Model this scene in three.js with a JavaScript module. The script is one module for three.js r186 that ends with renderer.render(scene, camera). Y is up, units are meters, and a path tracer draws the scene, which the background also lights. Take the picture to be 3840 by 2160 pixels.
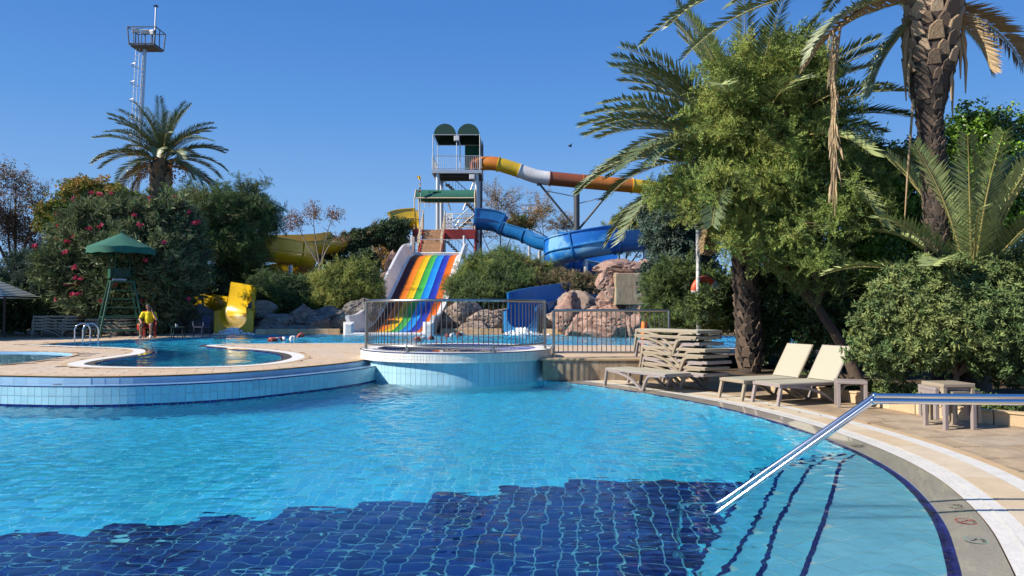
import * as THREE from 'three';
import { mergeGeometries, mergeVertices, toCreasedNormals } from 'three/addons/utils/BufferGeometryUtils.js';
import { MarchingCubes } from 'three/addons/objects/MarchingCubes.js';

// ---------------------------------------------------------------- camera, sky, sun, exposure
const scene = new THREE.Scene();
const camera = new THREE.PerspectiveCamera(43.6, 16 / 9, 0.1, 900);
camera.position.set(0, 1.6, 0);
camera.rotation.x = Math.atan(83 / 2700);
const renderer = new THREE.WebGLRenderer();
renderer.toneMapping = THREE.LinearToneMapping;
renderer.toneMappingExposure = 1.6;
renderer.shadowMap.enabled = true;

// colour of the clear sky by the sine of the height above the horizon
const SKY_STOPS = [[0, 0.219, 0.359, 0.547], [0.1, 0.16, 0.305, 0.531], [0.26, 0.075, 0.205, 0.469], [0.38, 0.0484, 0.152, 0.41], [0.7, 0.0312, 0.113, 0.336], [1, 0.0266, 0.0977, 0.301]];
const SKY_H = 256, skyPixels = new Float32Array(SKY_H * SKY_H * 2 * 4);
for (let j = 0; j < SKY_H; j++) {
  const e = Math.max(0, Math.sin(((j + 0.5) / SKY_H - 0.5) * Math.PI)); let n = 1; while (n < SKY_STOPS.length - 1 && SKY_STOPS[n][0] < e) n++;
  const [e0, ...c0] = SKY_STOPS[n - 1], [e1, ...c1] = SKY_STOPS[n], c = c0.map((v, k) => v + (c1[k] - v) * (e - e0) / (e1 - e0));
  for (let i = 0; i < SKY_H * 2; i++) skyPixels.set([c[0], c[1], c[2], 1], (j * SKY_H * 2 + i) * 4);
}
const skyTexture = new THREE.DataTexture(skyPixels, SKY_H * 2, SKY_H, THREE.RGBAFormat, THREE.FloatType);
skyTexture.mapping = THREE.EquirectangularReflectionMapping;
skyTexture.magFilter = THREE.LinearFilter;
skyTexture.needsUpdate = true;
scene.background = skyTexture;
scene.environment = skyTexture;

const sun = new THREE.DirectionalLight(0xfff3e4, 5);
sun.name = 'sun';
sun.position.set(-0.958 * 60, 0.73 * 60, 0.286 * 60);
sun.castShadow = true;
sun.shadow.mapSize.set(4096, 4096);
Object.assign(sun.shadow.camera, { left: -60, right: 60, top: 60, bottom: -60, near: 1, far: 200 });
scene.add(sun, sun.target);
sun.target.position.set(0, 0, -25);
sun.position.add(sun.target.position);

// ---------------------------------------------------------------- helpers
const V = (x, y, z) => new THREE.Vector3(x, y, z);
const TAU = Math.PI * 2, lerp = THREE.MathUtils.lerp, clamp = THREE.MathUtils.clamp;
const smooth = (a, b, x) => { const t = clamp((x - a) / (b - a), 0, 1); return t * t * (3 - 2 * t); };
function rngOf(seed) { let s = seed | 0; return () => { s = (s + 0x6d2b79f5) | 0; let t = Math.imul(s ^ (s >>> 15), 1 | s); t = (t + Math.imul(t ^ (t >>> 7), 61 | t)) ^ t; return ((t ^ (t >>> 14)) >>> 0) / 4294967296; }; }
function hash3(x, y, z) { let h = Math.imul(x | 0, 374761393) ^ Math.imul(y | 0, 668265263) ^ Math.imul(z | 0, 2147483647 - 1911); h = Math.imul(h ^ (h >>> 13), 1274126177); h ^= h >>> 16; return (h >>> 0) / 4294967296; }
function noise3(x, y, z) {
  const ix = Math.floor(x), iy = Math.floor(y), iz = Math.floor(z), f = (t) => t * t * (3 - 2 * t), u = f(x - ix), v = f(y - iy), w = f(z - iz);
  const c = (a, b, d) => hash3(ix + a, iy + b, iz + d);
  return lerp(lerp(lerp(c(0, 0, 0), c(1, 0, 0), u), lerp(c(0, 1, 0), c(1, 1, 0), u), v), lerp(lerp(c(0, 0, 1), c(1, 0, 1), u), lerp(c(0, 1, 1), c(1, 1, 1), u), v), w);
}
function fbm3(x, y, z, n = 4) { let s = 0, a = 0.5; for (let i = 0; i < n; i++) { s += a * noise3(x, y, z); x *= 2.03; y *= 2.03; z *= 2.03; a *= 0.5; } return s / (1 - Math.pow(0.5, n)); }
// noise that repeats after `p` cells, for textures that tile
function tileNoise(x, y, p, s = 0) {
  const ix = Math.floor(x), iy = Math.floor(y), f = (t) => t * t * (3 - 2 * t), u = f(x - ix), v = f(y - iy), m = (a) => ((a % p) + p) % p;
  const c = (a, b) => hash3(m(ix + a), m(iy + b), s + 77);
  return lerp(lerp(c(0, 0), c(1, 0), u), lerp(c(0, 1), c(1, 1), u), v);
}
function tileFbm(u, v, p, s = 0, n = 4) { let t = 0, a = 0.5; for (let i = 0; i < n; i++) { t += a * tileNoise(u * p, v * p, p, s + i); p *= 2; a *= 0.5; } return t / (1 - Math.pow(0.5, n)); }
function tex(size, f, { srgb = true, repeat = [1, 1] } = {}) {
  const d = new Uint8Array(size * size * 4);
  for (let y = 0; y < size; y++) for (let x = 0; x < size; x++) { const c = f(x / size, y / size), o = (y * size + x) * 4; d[o] = clamp(c[0], 0, 255); d[o + 1] = clamp(c[1], 0, 255); d[o + 2] = clamp(c[2], 0, 255); d[o + 3] = 255; }
  const t = new THREE.DataTexture(d, size, size);
  if (srgb) t.colorSpace = THREE.SRGBColorSpace;
  t.wrapS = t.wrapT = THREE.RepeatWrapping; t.magFilter = THREE.LinearFilter; t.repeat.set(...repeat); t.needsUpdate = true;
  return t;
}
const grey = (f) => (u, v) => { const k = f(u, v) * 255; return [k, k, k]; };
const tone = (a, b, f) => (u, v) => { const k = f(u, v); return [lerp(a[0], b[0], k), lerp(a[1], b[1], k), lerp(a[2], b[2], k)]; };
const lin = (r, g, b) => new THREE.Color().setRGB(r, g, b);
const std = (color, roughness = 0.7, more = {}) => new THREE.MeshStandardMaterial({ color, roughness, side: THREE.DoubleSide, ...more });

function tidy(g) {
  if (!g.index) { const n = g.attributes.position.count, ix = new Uint32Array(n); for (let i = 0; i < n; i++) ix[i] = i; g.setIndex(new THREE.BufferAttribute(ix, 1)); }
  if (!g.attributes.normal) g.computeVertexNormals();
  if (!g.attributes.uv) g.setAttribute('uv', new THREE.BufferAttribute(new Float32Array(g.attributes.position.count * 2), 2));
  for (const k of Object.keys(g.attributes)) if (!['position', 'normal', 'uv', 'color'].includes(k)) g.deleteAttribute(k);
  g.morphAttributes = {};
  return g;
}
const merged = (list) => (list.length === 1 ? tidy(list[0]) : mergeGeometries(list.map((g) => tidy(g)), false));
const taken = new Map();
function numbered(n) { const k = taken.get(n) || 0; taken.set(n, k + 1); return k ? `${n}_${String(k).padStart(3, '0')}` : n; }
function obj(name, geo, mat, parent = scene) {
  const m = new THREE.Mesh(Array.isArray(geo) ? merged(geo) : tidy(geo), mat);
  m.name = parent === scene ? numbered(name) : name; m.castShadow = m.receiveShadow = true; parent.add(m); return m;
}
function tag(o, label, category, group, kind) { o.userData = { ...o.userData, label }; if (category) o.userData.category = category; if (group) o.userData.group = group; if (kind) o.userData.kind = kind; return o; }
function thing(name, label, category, [x, y, z] = [0, 0, 0], turn = 0, group) { const o = new THREE.Group(); o.name = numbered(name); scene.add(o); o.position.set(x, y, z); o.rotation.y = turn; return tag(o, label, category, group); }
function struct(name, geo, mat, label) { const o = obj(name, geo, mat); o.userData = { kind: 'structure', label }; return o; }
function dup(root, [x, y, z], turn, label, group) { const r = root.clone(); r.name = numbered(root.name.replace(/_\d{3}$/, '')); scene.add(r); r.position.set(x, y, z); r.rotation.y = turn; r.userData = { ...root.userData }; if (label) r.userData.label = label; if (group) r.userData.group = group; return r; }

// geometry
function box(w, h, d, x = 0, y = 0, z = 0, bev = 0) {
  let g;
  if (bev > 0) { const s = new THREE.Shape(); const a = w / 2 - bev, b = h / 2 - bev; s.moveTo(-a, -b); s.lineTo(a, -b); s.lineTo(a, b); s.lineTo(-a, b); s.closePath(); g = new THREE.ExtrudeGeometry(s, { depth: d - 2 * bev, bevelEnabled: true, bevelSize: bev, bevelThickness: bev, bevelSegments: 1, steps: 1 }); g.translate(0, 0, -(d - 2 * bev) / 2); } else g = new THREE.BoxGeometry(w, h, d);
  g.translate(x, y, z); return metres(g);
}
// uv in metres by the side each triangle faces
function metres(g) {
  if (g.index) g = g.toNonIndexed();
  const p = g.attributes.position, uv = new Float32Array(p.count * 2), a = V(), b = V(), c = V();
  for (let i = 0; i < p.count; i += 3) {
    a.fromBufferAttribute(p, i); b.fromBufferAttribute(p, i + 1); c.fromBufferAttribute(p, i + 2);
    const n = b.clone().sub(a).cross(c.clone().sub(a)), x = Math.abs(n.x), y = Math.abs(n.y), z = Math.abs(n.z);
    [a, b, c].forEach((q, k) => { const o = (i + k) * 2; if (y >= x && y >= z) { uv[o] = q.x; uv[o + 1] = -q.z; } else if (x >= z) { uv[o] = q.z; uv[o + 1] = q.y; } else { uv[o] = q.x; uv[o + 1] = q.y; } });
  }
  g.setAttribute('uv', new THREE.BufferAttribute(uv, 2)); return g;
}
function raw(P, I, N, U, C) {
  const g = new THREE.BufferGeometry(); g.setAttribute('position', new THREE.Float32BufferAttribute(P, 3)); if (I) g.setIndex(I);
  if (N) g.setAttribute('normal', new THREE.Float32BufferAttribute(N, 3)); else g.computeVertexNormals();
  g.setAttribute('uv', new THREE.Float32BufferAttribute(U || new Array(P.length / 3 * 2).fill(0), 2)); if (C) g.setAttribute('color', new THREE.Float32BufferAttribute(C, 3)); return g;
}
function pipe(pts, r, seg = 8, caps = true) {
  pts = pts.map((p) => (Array.isArray(p) ? V(...p) : p)); const n = pts.length, P = [], N = [], U = [], I = [], rad = typeof r === 'function' ? r : Array.isArray(r) ? (i) => r[i] : () => r;
  const T = pts.map((p, i) => pts[Math.min(n - 1, i + 1)].clone().sub(pts[Math.max(0, i - 1)]).normalize());
  let nor = Math.abs(T[0].y) < 0.9 ? V(0, 1, 0) : V(1, 0, 0), s = 0;
  for (let i = 0; i < n; i++) {
    nor = nor.clone().addScaledVector(T[i], -nor.dot(T[i])).normalize(); const bi = T[i].clone().cross(nor); if (i) s += pts[i].distanceTo(pts[i - 1]);
    let k = 1; if (i && i < n - 1) { const d1 = pts[i].clone().sub(pts[i - 1]).normalize(); k = 1 / Math.max(0.5, d1.dot(T[i])); k = Math.sqrt(k); }
    const R = rad(i, i / (n - 1)) * k;
    for (let j = 0; j <= seg; j++) { const a = j / seg * TAU, d = nor.clone().multiplyScalar(Math.cos(a)).addScaledVector(bi, Math.sin(a)); P.push(pts[i].x + d.x * R, pts[i].y + d.y * R, pts[i].z + d.z * R); N.push(d.x, d.y, d.z); U.push(j / seg * TAU * R, s); }
  }
  for (let i = 0; i < n - 1; i++) for (let j = 0; j < seg; j++) { const a = i * (seg + 1) + j, b = a + seg + 1; I.push(a, a + 1, b, a + 1, b + 1, b); }
  if (caps) for (const e of [0, n - 1]) { const c = P.length / 3, d = T[e].clone().multiplyScalar(e ? 1 : -1); P.push(pts[e].x, pts[e].y, pts[e].z); N.push(d.x, d.y, d.z); U.push(0, 0); for (let j = 0; j <= seg; j++) { const o = (e * (seg + 1) + j) * 3; P.push(P[o], P[o + 1], P[o + 2]); N.push(d.x, d.y, d.z); U.push(0, 0); } for (let j = 0; j < seg; j++) e ? I.push(c, c + 1 + j, c + 2 + j) : I.push(c, c + 2 + j, c + 1 + j); }
  return raw(P, I, N, U);
}
const bend = (pts, n = 24, closed = false) => new THREE.CatmullRomCurve3(pts.map((p) => (Array.isArray(p) ? V(...p) : p)), closed, 'centripetal').getPoints(n);
// closed profile [[across, up], ...] carried along a path; up stays near the y axis and leans by lean(t)
function sweep(profile, pts, { lean = () => 0, crease = 0.7, caps = true, open = false, upAxis = V(0, 1, 0) } = {}) {
  pts = pts.map((p) => (Array.isArray(p) ? V(...p) : p)); const n = pts.length, m = profile.length, P = [], I = [], U = [];
  let s = 0; const per = [0]; for (let j = 1; j <= m; j++) per.push(per[j - 1] + Math.hypot(profile[j % m][0] - profile[j - 1][0], profile[j % m][1] - profile[j - 1][1]));
  for (let i = 0; i < n; i++) {
    const T = pts[Math.min(n - 1, i + 1)].clone().sub(pts[Math.max(0, i - 1)]).normalize(); if (i) s += pts[i].distanceTo(pts[i - 1]);
    const side = T.clone().cross(upAxis).normalize(), up = side.clone().cross(T).normalize(), a = lean(i / (n - 1)), S = side.clone().multiplyScalar(Math.cos(a)).addScaledVector(up, Math.sin(a)), W = up.clone().multiplyScalar(Math.cos(a)).addScaledVector(side, -Math.sin(a));
    for (let j = 0; j < m; j++) { const [x, y] = typeof profile[j][0] === 'function' ? profile[j][0](i / (n - 1)) : profile[j]; P.push(pts[i].x + S.x * x + W.x * y, pts[i].y + S.y * x + W.y * y, pts[i].z + S.z * x + W.z * y); U.push(per[j], s); }
  }
  const last = open ? m - 1 : m;
  for (let i = 0; i < n - 1; i++) for (let j = 0; j < last; j++) { const a = i * m + j, b = i * m + (j + 1) % m, c = a + m, d = b + m; I.push(a, c, b, b, c, d); }
  if (caps && !open) { const f = THREE.ShapeUtils.triangulateShape(profile.map((q) => new THREE.Vector2(...q)), []); for (const t of f) { I.push(t[0], t[1], t[2]); const o = (n - 1) * m; I.push(o + t[2], o + t[1], o + t[0]); } }
  const g = new THREE.BufferGeometry(); g.setAttribute('position', new THREE.Float32BufferAttribute(P, 3)); g.setAttribute('uv', new THREE.Float32BufferAttribute(U, 2)); g.setIndex(I);
  return toCreasedNormals(g, crease);
}
// flat sheet with holes; outlines are [x, z] lists; uv in metres
function sheet(outline, holes, y) {
  const s = new THREE.Shape(outline.map(([x, z]) => new THREE.Vector2(x, -z))); for (const h of holes || []) s.holes.push(new THREE.Path(h.map(([x, z]) => new THREE.Vector2(x, -z))));
  const g = new THREE.ShapeGeometry(s, 1); g.rotateX(-Math.PI / 2); g.translate(0, y, 0); return g;
}
// upright strip along [x, z] points
function strip(pts, y0, y1, closed = false) {
  const P = [], U = [], I = []; let s = 0; const q = closed ? [...pts, pts[0]] : pts;
  q.forEach(([x, z], i) => { if (i) s += Math.hypot(x - q[i - 1][0], z - q[i - 1][1]); P.push(x, y0, z, x, y1, z); U.push(s, y0, s, y1); if (i) { const a = i * 2 - 2; I.push(a, a + 2, a + 1, a + 1, a + 2, a + 3); } });
  return raw(P, I, null, U);
}
function offset(pts, d, closed = false) {
  const n = pts.length; return pts.map(([x, z], i) => { const a = pts[closed ? (i + n - 1) % n : Math.max(0, i - 1)], b = pts[closed ? (i + 1) % n : Math.min(n - 1, i + 1)], l = Math.hypot(b[0] - a[0], b[1] - a[1]) || 1; return [x - (b[1] - a[1]) / l * d, z + (b[0] - a[0]) / l * d]; });
}
const curve2 = (pts, n, closed = false) => new THREE.CatmullRomCurve3(pts.map(([x, z]) => V(x, 0, z)), closed, 'centripetal').getSpacedPoints(n).slice(0, closed ? n : n + 1).map((p) => [p.x, p.z]);
// level strip between two offsets of a line
function band(pts, d0, d1, y0, y1 = y0, closed = false) {
  const A = offset(pts, d0, closed), B = offset(pts, d1, closed), P = [], U = [], I = []; if (closed) { A.push(A[0]); B.push(B[0]); } let s = 0;
  A.forEach((a, i) => { if (i) s += Math.hypot(a[0] - A[i - 1][0], a[1] - A[i - 1][1]); P.push(a[0], y0, a[1], B[i][0], y1, B[i][1]); U.push(s, d0, s, d1); if (i) { const o = i * 2 - 2; d1 > d0 ? I.push(o, o + 1, o + 2, o + 1, o + 3, o + 2) : I.push(o, o + 2, o + 1, o + 1, o + 2, o + 3); } });
  return raw(P, I, null, U);
}
function inside([x, z], poly) { let c = false; for (let i = 0, j = poly.length - 1; i < poly.length; j = i++) { const [xi, zi] = poly[i], [xj, zj] = poly[j]; if (zi > z !== zj > z && x < (xj - xi) * (z - zi) / (zj - zi) + xi) c = !c; } return c; }
// many alike pieces under one parent: up to `limit` as meshes of their own, the rest joined into one
function pieces(parent, name, list, limit = 300, restName = name + '_field') {
  list.slice(0, limit).forEach(({ g, m, p, r, s }) => { const o = new THREE.Mesh(g, m); o.name = name; if (p) o.position.set(...p); if (r) o.rotation.set(...r); if (s) o.scale.set(...s); o.castShadow = o.receiveShadow = true; parent.add(o); });
  const rest = list.slice(limit), byMat = new Map();
  for (const q of rest) { const g = q.g.clone(); g.applyMatrix4(new THREE.Matrix4().compose(V(...(q.p || [0, 0, 0])), new THREE.Quaternion().setFromEuler(new THREE.Euler(...(q.r || [0, 0, 0]))), V(...(q.s || [1, 1, 1])))); if (!byMat.has(q.m)) byMat.set(q.m, []); byMat.get(q.m).push(g); }
  for (const [m, gs] of byMat) { const o = obj(restName, gs, m, parent); o.userData.kind = 'stuff'; }
}
// a convex cell cut out of a polygon, both [x, z]
function clipTo(poly, cell) {
  let out = poly; for (let i = 0; i < cell.length && out.length; i++) { const a = cell[i], b = cell[(i + 1) % cell.length], side = (p) => (b[0] - a[0]) * (p[1] - a[1]) - (b[1] - a[1]) * (p[0] - a[0]), src = out; out = []; for (let j = 0; j < src.length; j++) { const p = src[j], q = src[(j + 1) % src.length], sp = side(p), sq = side(q); if (sp >= 0) out.push(p); if (sp * sq < 0) { const t = sp / (sp - sq); out.push([lerp(p[0], q[0], t), lerp(p[1], q[1], t)]); } } }
  return out;
}
const areaOf = (p) => Math.abs(p.reduce((s, a, i) => { const b = p[(i + 1) % p.length]; return s + a[0] * b[1] - b[0] * a[1]; }, 0)) / 2;
// slabs of a grid cut to a region: whole ones share a geometry, cut ones get their own
function paving(region, avoid, { at, turn, w, d, gap, y, th = 0.012, stagger = 0.5, box: bounds, mats, seed }) {
  const r = rngOf(seed), ca = Math.cos(turn), sa = Math.sin(turn), list = [], whole = box(w - gap, th, d - gap, 0, -th / 2, 0), [bx0, bz0, bx1, bz1] = bounds, n = Math.ceil(Math.hypot(bx1 - bx0, bz1 - bz0) / Math.min(w, d));
  for (let i = -n; i < n; i++) for (let j = -n; j < n; j++) {
    const u = i * w + (j & 1 ? w * stagger : 0), v = j * d, x = at[0] + u * ca + v * sa, z = at[1] - u * sa + v * ca; if (x < bx0 || x > bx1 || z < bz0 || z > bz1) continue;
    const hw = (w - gap) / 2, hd = (d - gap) / 2, cs = [[-hw, -hd], [hw, -hd], [hw, hd], [-hw, hd]].map(([p, q]) => [x + p * ca + q * sa, z - p * sa + q * ca]), m = mats[Math.floor(r() * mats.length)];
    const inR = cs.map((c) => inside(c, region)), inA = cs.map((c) => avoid.some((a) => inside(c, a)));
    if (inR.every(Boolean) && !inA.some(Boolean)) { list.push({ g: whole, m, p: [x, y, z], r: [0, turn, 0] }); continue; }
    if (!inR.some(Boolean) || inA.every(Boolean)) continue;
    let P = cs; if (!inR.every(Boolean)) P = clipTo(region, cs); if (inA.some(Boolean)) continue; if (P.length < 3 || areaOf(P) < 0.01) continue;
    list.push({ g: sheet(P.map(([a, b]) => [a - x, b - z]), [], 0), m, p: [x, y, z] });
  }
  list.sort((p, q) => Math.hypot(p.p[0], p.p[2]) - Math.hypot(q.p[0], q.p[2])); return list;
}
const eyeDistance = (p) => Math.hypot(p[0], p[1] - 1.6, p[2]);

// ---------------------------------------------------------------- materials of the setting
const speck = (p, s) => (u, v) => tileFbm(u, v, p, s, 5);
const T = {};
T.stone = tex(512, (u, v) => { const a = tileFbm(u, v, 6, 1, 5), b = tileNoise(u * 128, v * 128, 128, 9), k = clamp(1.3 * (0.72 * a + 0.28 * b) - 0.15, 0, 1); return [lerp(134, 190, k), lerp(121, 174, k), lerp(103, 151, k)]; });
T.palePaver = tex(512, (u, v) => { const k = clamp(1.3 * (0.65 * tileFbm(u, v, 6, 2, 5) + 0.35 * tileNoise(u * 128, v * 128, 128, 19)) - 0.15, 0, 1); return [lerp(168, 214, k), lerp(152, 198, k), lerp(132, 175, k)]; });
T.stoneBump = tex(512, grey((u, v) => 0.6 * tileNoise(u * 128, v * 128, 128, 3) + 0.4 * tileFbm(u, v, 24, 4, 3)), { srgb: false });
T.travertine = tex(512, (u, v) => { const s = tileFbm(u * 1, v * 0.25, 16, 5, 4), a = tileFbm(u, v, 5, 6, 5), k = clamp(0.65 * s + 0.5 * a - 0.1, 0, 1); return [lerp(108, 196, k), lerp(92, 176, k), lerp(72, 146, k)]; });
T.cream = tex(512, (u, v) => { const k = 0.6 * tileFbm(u, v, 5, 11, 5) + 0.4 * tileNoise(u * 96, v * 96, 96, 12); return [lerp(176, 208, k), lerp(165, 197, k), lerp(146, 176, k)]; });
T.whiteStone = tex(512, (u, v) => { const k = 0.55 * tileFbm(u, v, 7, 21, 5) + 0.45 * tileNoise(u * 80, v * 80, 80, 22); return [lerp(196, 230, k), lerp(196, 229, k), lerp(190, 222, k)]; });
T.greyStone = tex(512, (u, v) => { const k = 0.5 * tileFbm(u, v, 6, 31, 5) + 0.5 * tileNoise(u * 110, v * 110, 110, 32); return [lerp(138, 176, k), lerp(134, 170, k), lerp(124, 158, k)]; });
T.ribs = tex(256, grey((u) => (u * 16 % 1 < 0.3 ? 0 : 1)), { srgb: false });
T.earth = tex(512, (u, v) => { const k = 0.6 * tileFbm(u, v, 8, 41, 5) + 0.4 * tileNoise(u * 128, v * 128, 128, 42); return [lerp(48, 112, k), lerp(40, 92, k), lerp(28, 64, k)]; });
T.paleTile = tex(512, (u, v) => { const g = (u * 8 % 1) < 0.075 || (v * 4 % 1) < 0.04, k = tileFbm(u, v, 12, 51, 3), w = hash3(Math.floor(u * 8), Math.floor(v * 4), 5); return g ? [246, 250, 250] : [lerp(76, 104, k) + w * 46, lerp(180, 204, k) + w * 36, lerp(212, 228, k) + w * 18]; });  // wide tile tones and bright grout imitate caustic sparkle in the colour
T.navyMosaic = tex(256, (u, v) => { const g = (u * 8 % 1) < 0.1 || (v * 8 % 1) < 0.1, w = hash3(Math.floor(u * 8), Math.floor(v * 8), 8); return g ? [196, 204, 222] : [lerp(22, 44, w), lerp(34, 62, w), lerp(104, 150, w)]; });
const M = {};
const shifted = (t, k, rep = 1) => { const c = t.clone(); c.offset.set(k * 0.37 % 1, k * 0.61 % 1); c.repeat.set(rep, rep); c.needsUpdate = true; return c; };
M.deck = [0xfffaf2, 0xf6efe4, 0xffffff, 0xf0e8dc, 0xfaf4ea, 0xeee4d6].map((c, k) => std(c, 0.82, { map: shifted(T.stone, k, 0.6), bumpMap: T.stoneBump, bumpScale: 0.0015 }));
M.deckPale = [0xffffff, 0xfff6ea, 0xfffaf2, 0xf6ecdf].map((c, k) => std(c, 0.82, { map: shifted(T.palePaver, k, 0.6), bumpMap: T.stoneBump, bumpScale: 0.0015 }));
M.grout = std(lin(0.75, 0.68, 0.58), 0.9, { map: T.stone });
M.cream = [0xfff8ee, 0xfaf1e2, 0xfffcf6].map((c) => std(c, 0.75, { map: T.cream, bumpMap: T.stoneBump, bumpScale: 0.001 }));
M.white = std(0xffffff, 0.6, { map: T.whiteStone, bumpMap: T.ribs, bumpScale: 0.004 });
M.white.bumpMap = T.ribs.clone(); M.white.bumpMap.repeat.set(4, 1);
M.whiteSlab = [0xffffff, 0xf4f4f0].map((c) => std(c, 0.65, { map: T.whiteStone, bumpMap: T.stoneBump, bumpScale: 0.0008 }));
M.tan = std(0xf0dcc0, 0.8, { map: T.cream });
M.wetGrey = new THREE.MeshPhysicalMaterial({ color: 0xffffff, map: T.greyStone, roughness: 0.35, clearcoat: 1, clearcoatRoughness: 0.03, side: THREE.DoubleSide });
M.travertine = std(0xffffff, 0.7, { map: T.travertine, bumpMap: T.stoneBump, bumpScale: 0.002 });
M.kerb = [0xfff2dc, 0xf0dfc4, 0xffead0].map((c) => std(c, 0.75, { map: T.cream, bumpMap: T.stoneBump, bumpScale: 0.002 }));
M.navy = [lin(0.012, 0.018, 0.14), lin(0.016, 0.024, 0.17), lin(0.01, 0.014, 0.11)].map((c) => std(c, 0.18));
M.navyMosaic = std(0xffffff, 0.2, { map: T.navyMosaic });
M.step = [lin(0.22, 0.52, 0.66), lin(0.24, 0.55, 0.68), lin(0.20, 0.49, 0.63)].map((c) => std(c, 0.3));
M.sky = [lin(0.37, 0.61, 0.68), lin(0.40, 0.64, 0.70), lin(0.35, 0.58, 0.65)].map((c) => std(c, 0.22));
M.skyDeep = [lin(0.26, 0.47, 0.66), lin(0.29, 0.50, 0.68)].map((c) => std(c, 0.22));
M.ivory = [lin(0.74, 0.75, 0.68), lin(0.78, 0.79, 0.72), lin(0.70, 0.72, 0.66)].map((c) => std(c, 0.3));
M.whiteGrout = std(lin(0.62, 0.66, 0.64), 0.85);
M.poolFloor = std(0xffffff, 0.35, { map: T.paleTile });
M.earth = std(0xffffff, 0.95, { map: T.earth, bumpMap: T.earth, bumpScale: 0.03 });
M.steel = new THREE.MeshPhysicalMaterial({ color: lin(0.72, 0.73, 0.74), metalness: 1, roughness: 0.13 });
M.brushed = new THREE.MeshPhysicalMaterial({ color: lin(0.42, 0.40, 0.36), metalness: 1, roughness: 0.28 });
M.darkBar = std(lin(0.17, 0.16, 0.145), 0.35, { metalness: 0.7 });
M.galv = std(lin(0.55, 0.57, 0.58), 0.45, { metalness: 0.75 });
const waterOf = (far, c = [0.24, 0.76, 0.91]) => new THREE.MeshPhysicalMaterial({ color: 0xffffff, roughness: 0, transmission: 1, thickness: 1, ior: 1.33, attenuationColor: lin(...c), attenuationDistance: far });

// ---------------------------------------------------------------- outlines, levels
const LOW_WATER = -0.02, UP_DECK = 0.46, UP_WATER = 0.435;
const rightEdge = curve2([[0.75, -16.75], [1.35, -16.1], [2.47, -14.39], [3.42, -12.3], [3.83, -10.55], [3.96, -9.1], [3.93, -8.0], [3.78, -7.05], [3.53, -6.2], [3.26, -5.5], [2.95, -4.87], [2.64, -4.3], [2.15, -3.6], [1.4, -2.9], [0.3, -2.25], [-1.5, -1.75], [-4.5, -1.5], [-9, -1.8]], 150);
const farLeft = curve2([[-9, -1.8], [-13, -3.5], [-16, -7], [-16.6, -11], [-15.6, -14.2], [-14, -14.4]], 30);
const wallLine = curve2([[-14, -14.4], [-12.2, -13.35], [-10.4, -12.6], [-8.65, -12.2], [-7.25, -12.05], [-6.05, -12.28], [-4.97, -12.93], [-3.98, -14.25], [-3.32, -15.55], [-2.97, -16.95]], 110);
const lowerPool = [...rightEdge, ...farLeft.slice(1), ...wallLine.slice(1)];
const JAC = [-1.35, -17.75], JR = 2.2;
const upperNear = curve2([[-15.82, -24.12], [-13.49, -22.89], [-11.9, -22.14], [-10.74, -21.27], [-10.05, -20.23], [-9.5, -18.89], [-9.36, -17.77], [-9.26, -16.57], [-9.04, -15.71], [-8.79, -15.22], [-8.4, -14.93], [-7.75, -14.72], [-6.78, -14.68], [-5.79, -14.97], [-5.42, -15.71], [-5.42, -16.94], [-5.67, -17.89], [-6.13, -18.89], [-6.99, -20.08], [-8.23, -21.27], [-9.3, -22.25], [-9.95, -22.95], [-10.1, -23.6], [-9.46, -24.35], [-7.49, -24.9], [-5.15, -25.0], [-1.5, -24.2], [1.56, -23.43], [4.32, -23.4], [7.26, -21.4], [10.94, -20.0], [17, -19.5]], 190);
const upperFar = curve2([[17, -19.5], [21, -23], [20.5, -29], [17.98, -30.77], [11.49, -31.7], [6.54, -33.39], [0.37, -33.74], [-3.99, -33.74], [-7.86, -33.74], [-12.2, -33.3], [-13.75, -30.47], [-14.71, -28.03], [-15.6, -25.73], [-15.82, -24.12]], 90);
const upperPool = [...upperNear, ...upperFar.slice(1, -1)];
const kidPool = curve2([[-17, -19.2], [-15.28, -19.74], [-14.11, -19.89], [-12.94, -19.74], [-11.91, -19.24], [-11.27, -18.56], [-10.95, -17.76], [-10.8, -16.9], [-10.62, -15.8], [-10.75, -15.1], [-11.4, -14.7], [-13.2, -15.2], [-15.5, -16.2], [-17, -17.6]], 70, true);
const kerbLine = curve2([[3.7, -16.5], [4.6, -15.9], [5.03, -15.05], [5.4, -13.8], [5.84, -12.8], [6.1, -11.9], [6.35, -10.8], [7.0, -9.9], [8.5, -9.1], [12, -8.2], [18, -7]], 60);

// ---------------------------------------------------------------- ground, pools, decks
const BIG = 420;
const lowerHole = lowerPool.filter((_, i) => i % 2 === 0);
struct('ground', sheet([[-BIG, -BIG], [BIG, -BIG], [BIG, 60], [-BIG, 60]], [offset(lowerHole, -0.26, true), offset(upperPool, 0.0, true)], -0.012), M.earth, 'bare brown earth under the gardens and decks');
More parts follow.
